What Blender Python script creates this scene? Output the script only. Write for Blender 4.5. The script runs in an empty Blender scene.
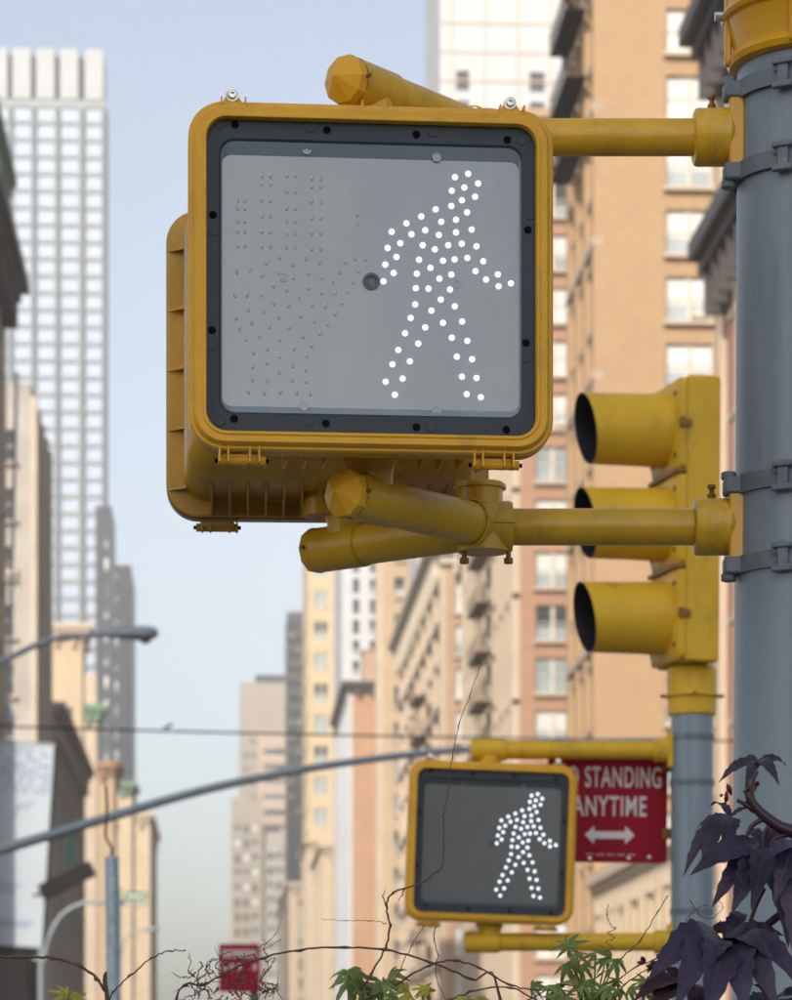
import bpy, bmesh, math, random
from mathutils import Vector, Matrix, Euler, Quaternion
random.seed(7)
R = math.radians
SC = bpy.context.scene
COL = SC.collection

# ------------------------------------------------------------------ camera
F = 3000.0            # focal length in photo pixels (photo 792 x 1000)
CX, HY = 396.0, 1080.0
EYE = 1.7
cam_d = bpy.data.cameras.new('camera')
cam = bpy.data.objects.new('camera', cam_d); COL.objects.link(cam)
cam.location = (0, 0, EYE); cam.rotation_euler = (R(90), 0, 0)
cam_d.sensor_fit = 'VERTICAL'; cam_d.sensor_height = 36.0; cam_d.sensor_width = 36.0
cam_d.lens = F / 1000.0 * 36.0
cam_d.shift_y = (HY - 500.0) / 1000.0      # level camera with a rising front: verticals stay parallel
cam_d.clip_end = 6000; cam_d.clip_start = 0.05
cam_d.dof.use_dof = True; cam_d.dof.focus_distance = 3.92
cam_d.dof.aperture_fstop = 10.8; cam_d.dof.aperture_blades = 0
SC.camera = cam

# ------------------------------------------------------------------ sky, sun, exposure
SUN_EL = R(27); SUN_AZ = R(200)            # azimuth clockwise from +Y: behind the camera and to its left
w = bpy.data.worlds.new('World'); SC.world = w; w.use_nodes = True
nt = w.node_tree; bgn = nt.nodes['Background']
sky = nt.nodes.new('ShaderNodeTexSky'); sky.sky_type = 'NISHITA'; sky.sun_disc = False
sky.sun_elevation = SUN_EL; sky.sun_rotation = SUN_AZ
sky.altitude = 750; sky.air_density = 1.0; sky.dust_density = 5.0; sky.ozone_density = 0.8
hs = nt.nodes.new('ShaderNodeHueSaturation'); hs.inputs['Saturation'].default_value = 0.7   # thin city haze greys the blue evenly
nt.links.new(sky.outputs[0], hs.inputs['Color']); nt.links.new(hs.outputs[0], bgn.inputs[0]); bgn.inputs[1].default_value = 0.094
sd = bpy.data.lights.new('sun', 'SUN'); sd.energy = 2.5; sd.angle = R(0.5); sd.color = (1.0, 0.87, 0.72)
sun = bpy.data.objects.new('sun', sd); COL.objects.link(sun)
S = Vector((math.sin(SUN_AZ)*math.cos(SUN_EL), math.cos(SUN_AZ)*math.cos(SUN_EL), math.sin(SUN_EL)))
sun.rotation_euler = S.to_track_quat('Z', 'Y').to_euler(); sun.location = (-20, -60, 80)
SC.view_settings.view_transform = 'Standard'; SC.view_settings.look = 'None'
SC.view_settings.gamma = 1.0; SC.view_settings.exposure = 1.16
SC.render.engine = 'CYCLES'
SC.cycles.use_denoising = True
SC.cycles.max_bounces = 7; SC.cycles.diffuse_bounces = 4; SC.cycles.glossy_bounces = 4
SC.cycles.volume_bounces = 0; SC.cycles.sample_clamp_indirect = 6.0

# ------------------------------------------------------------------ helpers
def at(px, py, Y):
    return Vector(((px-CX)/F*Y, Y, EYE + (HY-py)/F*Y))

class MB:
    def __init__(s): s.v = []; s.f = []
    def add(s, vs, fs):
        o = len(s.v); s.v += [Vector(p) for p in vs]; s.f += [tuple(i+o for i in f) for f in fs]; return s
    def box(s, c, size, rot=None):
        hx, hy, hz = size[0]/2, size[1]/2, size[2]/2
        m = rot.to_matrix() if rot is not None else Matrix.Identity(3)
        vs = [Vector(c) + m @ Vector((x*hx, y*hy, z*hz)) for x in (-1,1) for y in (-1,1) for z in (-1,1)]
        return s.add(vs, [(0,1,3,2),(4,6,7,5),(0,4,5,1),(2,3,7,6),(0,2,6,4),(1,5,7,3)])
    def rings(s, loops, cap0=True, cap1=True):
        n = len(loops[0]); vs = [p for l in loops for p in l]; fs = []
        for k in range(len(loops)-1):
            for i in range(n):
                j = (i+1) % n
                fs.append((k*n+i, k*n+j, (k+1)*n+j, (k+1)*n+i))
        if cap0: fs.append(tuple(range(n)))
        if cap1: fs.append(tuple(range((len(loops)-1)*n, len(loops)*n)))
        return s.add(vs, fs)
    def tube(s, pts, r, n=12, caps=True):
        pts = [Vector(p) for p in pts]
        rs = r if isinstance(r, (list, tuple)) else [r]*len(pts)
        d0 = (pts[1]-pts[0]).normalized()
        up = Vector((0,0,1)) if abs(d0.z) < 0.9 else Vector((1,0,0))
        a = d0.cross(up).normalized(); loops = []
        for k, p in enumerate(pts):
            if k == 0: d = pts[1]-pts[0]
            elif k == len(pts)-1: d = pts[-1]-pts[-2]
            else: d = pts[k+1]-pts[k-1]
            if d.length < 1e-9: d = d0
            d.normalize(); a = (a - d*a.dot(d)).normalized(); b = d.cross(a)
            loops.append([p + (a*math.cos(2*math.pi*i/n) + b*math.sin(2*math.pi*i/n))*rs[k] for i in range(n)])
        return s.rings(loops, caps, caps)
    def lathe(s, prof, o, d, n=24, caps=True):       # prof: (radius, distance along d)
        o = Vector(o); d = Vector(d).normalized()
        up = Vector((0,0,1)) if abs(d.z) < 0.9 else Vector((1,0,0))
        a = d.cross(up).normalized(); b = d.cross(a)
        return s.rings([[o + d*t + (a*math.cos(2*math.pi*i/n) + b*math.sin(2*math.pi*i/n))*max(r, 1e-5) for i in range(n)] for r, t in prof], caps, caps)
    def mesh(s, name, mat, angle=35):
        me = bpy.data.meshes.new(name); me.from_pydata(s.v, [], s.f)
        bm = bmesh.new(); bm.from_mesh(me)
        bmesh.ops.recalc_face_normals(bm, faces=bm.faces); bm.to_mesh(me); bm.free()
        if mat: me.materials.append(mat)
        if angle:
            for p in me.polygons: p.use_smooth = True
            me.set_sharp_from_angle(angle=R(angle))
        return me
    def build(s, name, mat, parent=None, angle=35, bevel=0, loc=None, rot=None):
        return link(name, s.mesh(name, mat, angle), parent, loc, rot, bevel)

def link(name, me, parent=None, loc=None, rot=None, bevel=0):
    o = bpy.data.objects.new(name, me); COL.objects.link(o)
    if parent: o.parent = parent
    if loc is not None: o.location = loc
    if rot is not None: o.rotation_euler = rot
    if bevel:
        m = o.modifiers.new('bevel', 'BEVEL'); m.width = bevel; m.segments = 2; m.limit_method = 'ANGLE'; m.angle_limit = R(40)
    return o
def tag(o, label, cat=None, group=None, kind=None):
    if label: o['label'] = label
    if cat: o['category'] = cat
    if group: o['group'] = group
    if kind: o['kind'] = kind
    return o
def thing(name, label, cat, loc=(0,0,0), rot=(0,0,0), group=None):
    o = bpy.data.objects.new(name, None); COL.objects.link(o); o.location = loc; o.rotation_euler = rot
    o.empty_display_size = 0.1
    return tag(o, label, cat, group)
def copy_tree(o, parent=None):
    c = o.copy(); COL.objects.link(c)
    if parent: c.parent = parent
    for ch in list(o.children): copy_tree(ch, c)
    return c
def rr(hw, hh, r, y, n=7, cx=0, cz=0):
    out = []
    for (sx, sz, a0) in ((1,1,0),(-1,1,90),(-1,-1,180),(1,-1,270)):
        for i in range(n+1):
            a = R(a0 + 90*i/n)
            out.append(Vector((cx + sx*(hw-r) + r*math.cos(a), y, cz + sz*(hh-r) + r*math.sin(a))))
    return out
def spline(pts, n=6):
    pts = [Vector(p) for p in pts]; out = []
    P = [pts[0]*2-pts[1]] + pts + [pts[-1]*2-pts[-2]]
    for k in range(1, len(P)-2):
        for i in range(n):
            t = i/n; a, b, c, d = P[k-1], P[k], P[k+1], P[k+2]
            out.append(0.5*((2*b) + (c-a)*t + (2*a-5*b+4*c-d)*t*t + (3*b-a-3*c+d)*t**3))
    out.append(pts[-1]); return out

# ------------------------------------------------------------------ materials
def mat(name, col, rough=0.6, metal=0.0, var=0.12, scale=8.0, bump=0.0, bscale=60.0, spec=0.5, emit=None, estr=0, coat=0.0, chips=None, col2=None, thr=None, trans=0.0, stretch=None):
    m = bpy.data.materials.new(name); m.use_nodes = True
    t = m.node_tree; b = t.nodes['Principled BSDF']
    b.inputs['Roughness'].default_value = rough; b.inputs['Metallic'].default_value = metal
    b.inputs['Specular IOR Level'].default_value = spec; b.inputs['Coat Weight'].default_value = coat
    if trans: b.inputs['Transmission Weight'].default_value = trans
    tc = t.nodes.new('ShaderNodeTexCoord')
    mp = t.nodes.new('ShaderNodeMapping'); t.links.new(tc.outputs['Object'], mp.inputs[0])
    if stretch: mp.inputs['Scale'].default_value = stretch
    n = t.nodes.new('ShaderNodeTexNoise'); n.inputs['Scale'].default_value = scale; n.inputs['Detail'].default_value = 7
    n.inputs['Roughness'].default_value = 0.65
    t.links.new(mp.outputs[0], n.inputs['Vector'])
    cr = t.nodes.new('ShaderNodeValToRGB'); t.links.new(n.outputs['Fac'], cr.inputs[0])
    if col2 is None:
        lo = [max(0, c*(1-var)) for c in col]; hi = [min(1, c*(1+var)) for c in col]
        cr.color_ramp.elements[0].position = 0.3; cr.color_ramp.elements[1].position = 0.7
    else:
        lo, hi = col, col2
        cr.color_ramp.elements[0].position = thr[0]; cr.color_ramp.elements[1].position = thr[1]
    cr.color_ramp.elements[0].color = (*lo, 1); cr.color_ramp.elements[1].color = (*hi, 1)
    src = cr.outputs[0]
    if chips:                                   # worn spots and grime with shapes of their own
        for (cc, sc, p0, p1, st) in chips:
            mp3 = t.nodes.new('ShaderNodeMapping'); t.links.new(tc.outputs['Object'], mp3.inputs[0]); mp3.inputs['Scale'].default_value = st; mp3.inputs['Location'].default_value = (sc*0.37, sc*0.11, 0.3)
            n3 = t.nodes.new('ShaderNodeTexNoise'); n3.inputs['Scale'].default_value = sc; n3.inputs['Detail'].default_value = 9; n3.inputs['Roughness'].default_value = 0.7
            t.links.new(mp3.outputs[0], n3.inputs['Vector'])
            r3 = t.nodes.new('ShaderNodeValToRGB'); r3.color_ramp.elements[0].position = p0; r3.color_ramp.elements[1].position = p1
            t.links.new(n3.outputs['Fac'], r3.inputs[0])
            mx = t.nodes.new('ShaderNodeMix'); mx.data_type = 'RGBA'; mx.inputs[7].default_value = (*cc, 1)
            t.links.new(r3.outputs[0], mx.inputs[0]); t.links.new(src, mx.inputs[6]); src = mx.outputs[2]
    t.links.new(src, b.inputs['Base Color'])
    if bump:
        n2 = t.nodes.new('ShaderNodeTexNoise'); n2.inputs['Scale'].default_value = bscale; n2.inputs['Detail'].default_value = 5
        t.links.new(tc.outputs['Object'], n2.inputs['Vector'])
        bp = t.nodes.new('ShaderNodeBump'); bp.inputs['Strength'].default_value = bump; bp.inputs['Distance'].default_value = 0.01
        t.links.new(n2.outputs['Fac'], bp.inputs['Height']); t.links.new(bp.outputs[0], b.inputs['Normal'])
    if emit:
        b.inputs['Emission Color'].default_value = (*emit, 1); b.inputs['Emission Strength'].default_value = estr
    return m
def brick_mat(name, c1, c2, mortar, bw=0.22, bh=0.075, var=0.1):
    m = mat(name, c1, 0.85, var=var, scale=0.35)
    t = m.node_tree; b = t.nodes['Principled BSDF']
    ramp = [n for n in t.nodes if n.type == 'VALTORGB'][0]
    br = t.nodes.new('ShaderNodeTexBrick'); tc = [n for n in t.nodes if n.type == 'TEX_COORD'][0]
    sep = t.nodes.new('ShaderNodeSeparateXYZ'); t.links.new(tc.outputs['Object'], sep.inputs[0])
    cmb = t.nodes.new('ShaderNodeCombineXYZ'); t.links.new(sep.outputs[0], cmb.inputs[0]); t.links.new(sep.outputs[2], cmb.inputs[1])
    t.links.new(cmb.outputs[0], br.inputs['Vector'])
    br.inputs['Scale'].default_value = 1.0; br.inputs['Brick Width'].default_value = bw; br.inputs['Row Height'].default_value = bh
    br.inputs['Mortar Size'].default_value = 0.008; br.inputs['Mortar'].default_value = (*mortar, 1)
    br.inputs['Color2'].default_value = (*c2, 1)
    t.links.new(ramp.outputs[0], br.inputs['Color1']); t.links.new(br.outputs[0], b.inputs['Base Color'])
    return m

M = {}
GRIME = ((0.20,0.12,0.035), 11, 0.56, 0.90, (1,1,0.45))
CHIP = ((0.36,0.33,0.27), 42, 0.70, 0.735, (1,1,1))
M['yellow']  = mat('yellow_paint', (0.72,0.385,0.026), 0.42, var=0.10, scale=14, spec=0.3, bump=0.05, bscale=120, chips=(GRIME, CHIP))
M['yellow_dirty'] = mat('yellow_paint_weathered', (0.50,0.30,0.022), 0.34, col2=(0.68,0.41,0.02), thr=(0.28,0.52), spec=0.5, scale=9, bump=0.06, bscale=140, chips=(GRIME, CHIP))
M['yellow_back'] = mat('yellow_paint_shaded_grimy', (0.38,0.22,0.02), 0.36, col2=(0.58,0.325,0.02), thr=(0.3,0.6), spec=0.45, scale=6, bump=0.05, bscale=140, chips=(GRIME,))  # rear head's dimmer light put into a darker yellow, grime over it
M['yellow_gloss'] = mat('yellow_enamel', (0.62,0.32,0.008), 0.22, var=0.06, scale=10, spec=0.4, chips=(((0.2,0.1,0.02), 30, 0.62, 0.8, (1,1,0.3)),))
M['yellow_pole'] = mat('yellow_signal_paint', (0.68,0.42,0.026), 0.45, var=0.10, scale=7, spec=0.3, bump=0.04, bscale=90, chips=(GRIME,))
M['greypole'] = mat('blue_grey_pole_paint', (0.20,0.265,0.325), 0.36, var=0.08, scale=5, bump=0.05, bscale=70, stretch=(1,1,0.25), chips=(((0.10,0.13,0.155), 7, 0.5, 0.8, (1,1,0.15)), ((0.42,0.46,0.48), 55, 0.72, 0.75, (1,1,0.6))))
M['strap'] = mat('grey_strap_paint', (0.12,0.155,0.185), 0.5, col2=(0.20,0.24,0.27), thr=(0.5,0.8), scale=30, bump=0.1, bscale=120, chips=(((0.45,0.47,0.48), 60, 0.68, 0.72, (1,1,1)),))
M['galv'] = mat('galvanised_steel', (0.24,0.29,0.34), 0.38, metal=0.85, var=0.3, scale=30)
M['steel'] = mat('bright_steel', (0.6,0.6,0.6), 0.3, metal=0.9, var=0.1)
M['darkbolt'] = mat('dark_bolt', (0.006,0.006,0.007), 0.8, spec=0.05)
M['rustbolt'] = mat('worn_bolt', (0.22,0.13,0.03), 0.5, metal=0.4)
M['bezel'] = mat('dark_grey_polycarbonate', (0.032,0.046,0.062), 0.4, spec=0.25, var=0.12, scale=6)
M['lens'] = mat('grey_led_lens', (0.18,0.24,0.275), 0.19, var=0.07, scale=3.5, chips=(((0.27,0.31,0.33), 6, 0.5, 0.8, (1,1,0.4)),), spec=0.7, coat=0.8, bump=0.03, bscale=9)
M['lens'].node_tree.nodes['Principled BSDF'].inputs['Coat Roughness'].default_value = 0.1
M['lens2'] = mat('dark_led_lens', (0.066,0.082,0.094), 0.25, spec=0.5, var=0.1, scale=3.5)  # far lens: darker reflection put into the base colour; boss shares it
M['led'] = mat('lit_led', (0.45,0.50,0.56), 0.4, emit=(0.84,0.90,1.0), estr=1.7)
_t = M['led'].node_tree; _b = _t.nodes['Principled BSDF']
_tc = _t.nodes.new('ShaderNodeTexCoord'); _mp = _t.nodes.new('ShaderNodeMapping'); _mp.inputs['Scale'].default_value = (1,0,1)
_ln = _t.nodes.new('ShaderNodeVectorMath'); _ln.operation = 'LENGTH'; _mr = _t.nodes.new('ShaderNodeMapRange')
_mr.inputs[1].default_value = 0.0; _mr.inputs[2].default_value = 0.0046; _mr.inputs[3].default_value = 2.1; _mr.inputs[4].default_value = 0.02
_t.links.new(_tc.outputs['Object'], _mp.inputs[0]); _t.links.new(_mp.outputs[0], _ln.inputs[0]); _t.links.new(_ln.outputs[1], _mr.inputs[0]); _t.links.new(_mr.outputs[0], _b.inputs['Emission Strength'])
M['ledoff'] = mat('unlit_led', (0.45,0.50,0.53), 0.3, spec=0.6)
M['ledoff2'] = mat('unlit_led_dark', (0.15,0.17,0.18), 0.3)
M['visor_in'] = mat('visor_inside', (0.02,0.022,0.03), 0.6)
M['red_lens'] = mat('red_signal_lens', (0.12,0.006,0.01), 0.2)
M['amber_lens'] = mat('amber_signal_lens', (0.12,0.05,0.005), 0.2)
M['green_lens'] = mat('green_signal_lens', (0.005,0.06,0.05), 0.2)
M['signred'] = mat('red_sign_sheeting', (0.27,0.003,0.02), 0.5, spec=0.15, var=0.06, scale=20)
M['signwhite'] = mat('white_sign_lettering', (0.62,0.60,0.62), 0.4, var=0.08, scale=60)
M['signback'] = mat('aluminium_sign_back', (0.10,0.10,0.11), 0.5)
M['purple'] = mat('purple_leaf', (0.032,0.022,0.050), 0.36, var=0.5, scale=24, spec=0.35, bump=0.25, bscale=90)
M['purple2'] = mat('maroon_leaf', (0.05,0.018,0.028), 0.45, spec=0.22, var=0.3, scale=18, bump=0.25, bscale=90)
M['vein'] = mat('dull_leaf_vein', (0.06,0.038,0.06), 0.5)
M['stem'] = mat('dark_purple_stem', (0.03,0.012,0.022), 0.4)
M['bud'] = mat('crimson_bud', (0.11,0.012,0.016), 0.5, var=0.3, scale=80)
M['twig'] = mat('dry_brown_twig', (0.10,0.066,0.046), 0.7, var=0.3, scale=60)
M['dry'] = mat('withered_leaf', (0.16,0.105,0.07), 0.8, var=0.3, scale=60)
M['green'] = mat('green_leaf', (0.13,0.19,0.04), 0.5, var=0.35, scale=40)
M['lime'] = mat('yellow_leaf', (0.32,0.30,0.02), 0.5, var=0.2, scale=40)
M['soil'] = mat('soil', (0.04,0.03,0.02), 0.95)
M['ground'] = mat('ground', (0.09,0.088,0.085), 0.9, scale=2)
M['asphalt'] = mat('asphalt', (0.05,0.05,0.052), 0.85, var=0.25, scale=3, bump=0.3)
M['concrete'] = mat('pavement_concrete', (0.20,0.195,0.185), 0.85, var=0.12, scale=1.5, bump=0.1)
M['paint'] = mat('road_paint', (0.75,0.75,0.73), 0.6)
M['planter'] = mat('planter_concrete', (0.30,0.29,0.27), 0.85)
# building materials
M['peach'] = brick_mat('orange_tan_brick', (0.38,0.25,0.14), (0.32,0.205,0.11), (0.35,0.27,0.18), var=0.08)
M['redtan'] = brick_mat('red_tan_brick', (0.34,0.195,0.125), (0.28,0.15,0.095), (0.42,0.3,0.22))
M['redbrick'] = brick_mat('red_brick', (0.36,0.15,0.09), (0.30,0.12,0.07), (0.4,0.3,0.25))
M['beige'] = mat('beige_limestone', (0.40,0.31,0.215), 0.85, var=0.1, scale=0.4)
M['pinkbeige'] = mat('pink_beige_stone', (0.37,0.265,0.185), 0.85, var=0.1, scale=0.4)
M['cream'] = mat('cream_terracotta', (0.45,0.37,0.265), 0.8, var=0.1, scale=0.4)
M['palestone'] = mat('pale_stone', (0.45,0.38,0.30), 0.8, var=0.1, scale=0.6)
M['white'] = mat('white_cladding', (0.42,0.45,0.485), 0.6, var=0.05, scale=0.2)
M['yellowtower'] = mat('yellow_cream_cladding', (0.46,0.38,0.245), 0.8, var=0.06, scale=0.2)
M['greybrown'] = mat('grey_brown_stone', (0.36,0.345,0.325), 0.85, var=0.2, scale=0.3)
M['darktan'] = mat('dirty_tan_stone', (0.45,0.415,0.35), 0.85, var=0.15, scale=0.3)
M['orangestone'] = mat('orange_brick_wall', (0.38,0.23,0.14), 0.85, var=0.1, scale=0.4)
M['bluegrey'] = mat('blue_grey_curtain_wall', (0.022,0.037,0.062), 0.4, var=0.12, scale=0.15)
M['greytower'] = mat('grey_beige_tower', (0.29,0.265,0.235), 0.7, var=0.08, scale=0.1)
M['pinktower'] = mat('pink_beige_tower', (0.40,0.32,0.26), 0.7, var=0.06, scale=0.1)
M['gridgrey'] = mat('grey_facade_grid', (0.235,0.275,0.32), 0.6, var=0.06, scale=0.1)
M['mull'] = mat('dark_mullion', (0.13,0.16,0.185), 0.6)
M['panel'] = mat('pale_louvre_panel', (0.33,0.365,0.40), 0.6, var=0.05, scale=0.2)
M['copper'] = mat('green_copper', (0.16,0.27,0.20), 0.7, var=0.2, scale=2)
M['darkcornice'] = mat('dark_metal_cornice', (0.055,0.052,0.055), 0.6, var=0.2, scale=2)
M['roof'] = mat('roof_felt', (0.10,0.10,0.10), 0.9)
M['frame_w'] = mat('pale_window_frame', (0.50,0.46,0.40), 0.6)
M['frame_d'] = mat('dark_window_frame', (0.07,0.065,0.06), 0.5)
M['p_white'] = mat('pane_with_white_blind', (0.58,0.60,0.60), 0.12, var=0.12, scale=0.8, spec=0.7)
M['p_blue'] = mat('pane_pale_sky', (0.28,0.33,0.35), 0.1, var=0.2, scale=0.8, spec=0.9)
M['p_dark'] = mat('pane_dark', (0.06,0.07,0.08), 0.08, var=0.3, scale=0.8, spec=0.9)
M['p_navy'] = mat('pane_navy', (0.02,0.03,0.05), 0.1, var=0.3, scale=0.8, spec=0.4)
M['p_sky'] = mat('pane_bright_sky', (0.32,0.41,0.54), 0.15, var=0.08, scale=0.1, spec=0.8)
M['bannerwhite'] = mat('white_banner_vinyl', (0.34,0.41,0.49), 0.5, var=0.04, scale=0.5)
M['bannerblue'] = mat('pale_blue_print', (0.14,0.22,0.33), 0.5, var=0.1)
M['black'] = mat('black_metal', (0.01,0.01,0.012), 0.8, spec=0.1)
M['teal'] = mat('teal_cloth', (0.07,0.35,0.30), 0.7)
M['signgreen'] = mat('green_street_sign', (0.03,0.16,0.07), 0.5)
M['feather'] = mat('dark_feathers', (0.05,0.05,0.055), 0.7)
M['lampgrey'] = mat('grey_lamp_housing', (0.20,0.25,0.29), 0.45, metal=0.2, var=0.1)

# ------------------------------------------------------------------ ground and roadway (street frame: u across, v along)
ST = R(3.26)
STQ = Matrix.Rotation(ST, 3, 'Z')
def UV(u, v, z=0.0): return STQ @ Vector((u, v, z))
def upx(px, v): return (px-225.0)/F*v       # across-street offset seen at column px at distance v
def vz(py, v): return EYE + (HY-py)/F*v
def sheet(name, u0, u1, v0, v1, z, m, thick=0.0):
    b = MB()
    if thick: b.box(((u0+u1)/2, (v0+v1)/2, z-thick/2), (u1-u0, v1-v0, thick))
    else: b.add([(u0,v0,z),(u1,v0,z),(u1,v1,z),(u0,v1,z)], [(0,1,2,3)])
    o = b.build(name, m, None, 0, rot=(0,0,ST)); o['kind'] = 'structure'; return o
sheet('ground', -2500, 2500, -1200, 4200, -0.02, M['ground'])
sheet('road', -6, 12, -300, 1300, -0.012, M['asphalt'])
sheet('cross_street', -200, 200, 22, 32, -0.016, M['asphalt'])
sheet('pavement', -12.4, -6, 33, 1200, 0.13, M['concrete'], 0.15)
sheet('pavement', 12, 19.4, 33, 1200, 0.13, M['concrete'], 0.15)
sheet('traffic_island', -2.2, 3.2, -6, 16, 0.14, M['concrete'], 0.16)
for k in range(7):
    sheet('crosswalk_marking', -5.2+k*2.4, -4.4+k*2.4, 17.5, 21, -0.006, M['paint'])

# ------------------------------------------------------------------ buildings
ACM = MB().box((0,0,0),(0.75,0.6,0.45)).box((0,-0.31,0),(0.66,0.03,0.36)).mesh('air_conditioner', M['frame_w'], 0)
WMESH = {}
def wmesh(wd, h, fr, kind):
    key = (round(wd,2), round(h,2), fr, kind)
    if key in WMESH: return WMESH[key]
    t = 0.09 if wd > 1.2 else 0.06
    b = MB()
    b.box((0,0,h/2-t/2),(wd,0.12,t)); b.box((0,0,-h/2+t/2),(wd,0.12,t))
    for s in (-1,1): b.box((s*(wd/2-t/2),0,0),(t,0.12,h-2*t))
    if kind == 'pair': b.box((0,-0.02,0),(0.22,0.14,h-2*t))
    if kind in ('pair','sash'): b.box((0,0,0.02),(wd-2*t,0.09,0.07))
    f = b.mesh('window', M[fr], 0)
    pw = wd-2*t; ph = h-2*t
    panes = []
    for (a, c) in (('p_white','p_blue'),('p_white','p_white'),('p_blue','p_blue'),('p_dark','p_blue'),('p_dark','p_dark'),('p_sky','p_sky')):
        q = MB(); sp = -0.1*ph if a != c else 0
        q.add([(-pw/2,0.03,-ph/2),(pw/2,0.03,-ph/2),(pw/2,0.03,sp),(-pw/2,0.03,sp)],[(0,1,2,3)])
        q.add([(-pw/2,0.025,sp),(pw/2,0.025,sp),(pw/2,0.025,ph/2),(-pw/2,0.025,ph/2)],[(0,1,2,3)])
        me = q.mesh('pane', M[c], 0); me.materials.append(M[a])
        me.polygons[1].material_index = 1
        panes.append(me)
    sl = MB().box((0,-0.2,-h/2-0.1),(wd+0.3,0.36,0.2)).mesh('sill', M['palestone'], 0)
    WMESH[key] = (f, panes, sl); return WMESH[key]

def facade(par, org, rotz, W, H, wm, cols=(), rows=(), fr='frame_w', kind='pair', pick=(0,0,1,1,2,3), sill=True, depth=0.3, z0=0.0):
    """wall with real openings in local (a, depth, z); cols = (centre, width), rows = (centre z, height)"""
    xs = sorted({0.0, W} | {c-wd/2 for c,wd in cols} | {c+wd/2 for c,wd in cols})
    zs = sorted({z0, H} | {c-h/2 for c,h in rows} | {c+h/2 for c,h in rows})
    holes = lambda x, z: any(abs(x-c) < wd/2 for c,wd in cols) and any(abs(z-c) < h/2 for c,h in rows)
    b = MB()
    for i in range(len(xs)-1):
        k = 0
        while k < len(zs)-1:
            xm = (xs[i]+xs[i+1])/2
            if holes(xm, (zs[k]+zs[k+1])/2):
                x0,x1,a0,a1 = xs[i],xs[i+1],zs[k],zs[k+1]
                b.add([(x0,0,a0),(x1,0,a0),(x1,depth,a0),(x0,depth,a0)],[(0,1,2,3)])
                b.add([(x0,0,a1),(x1,0,a1),(x1,depth,a1),(x0,depth,a1)],[(3,2,1,0)])
                b.add([(x0,0,a0),(x0,0,a1),(x0,depth,a1),(x0,depth,a0)],[(3,2,1,0)])
                b.add([(x1,0,a0),(x1,0,a1),(x1,depth,a1),(x1,depth,a0)],[(0,1,2,3)])
                k += 1; continue
            b.add([(xs[i],0,zs[k]),(xs[i+1],0,zs[k]),(xs[i+1],0,zs[k+1]),(xs[i],0,zs[k+1])],[(0,1,2,3)])
            k += 1
    me = bpy.data.meshes.new('wall'); me.from_pydata(b.v, [], b.f); me.materials.append(wm)
    wall = link('wall', me, par, org, (0,0,rotz))
    for c, wd in cols:
        for zc, h in rows:
            f, panes, sl = wmesh(wd, h, fr, kind)
            o = link('window', f, wall, (c, depth-0.06, zc))
            p = link('pane', panes[random.choice(pick)], o)
            if kind != 'plain' and random.random() < 0.07: link('air_conditioner', ACM, o, (wd*0.22, -0.3, -h/2+0.35))
            if sill: link('sill', sl, o, (0, -(depth-0.06), 0))
    return wall

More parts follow.
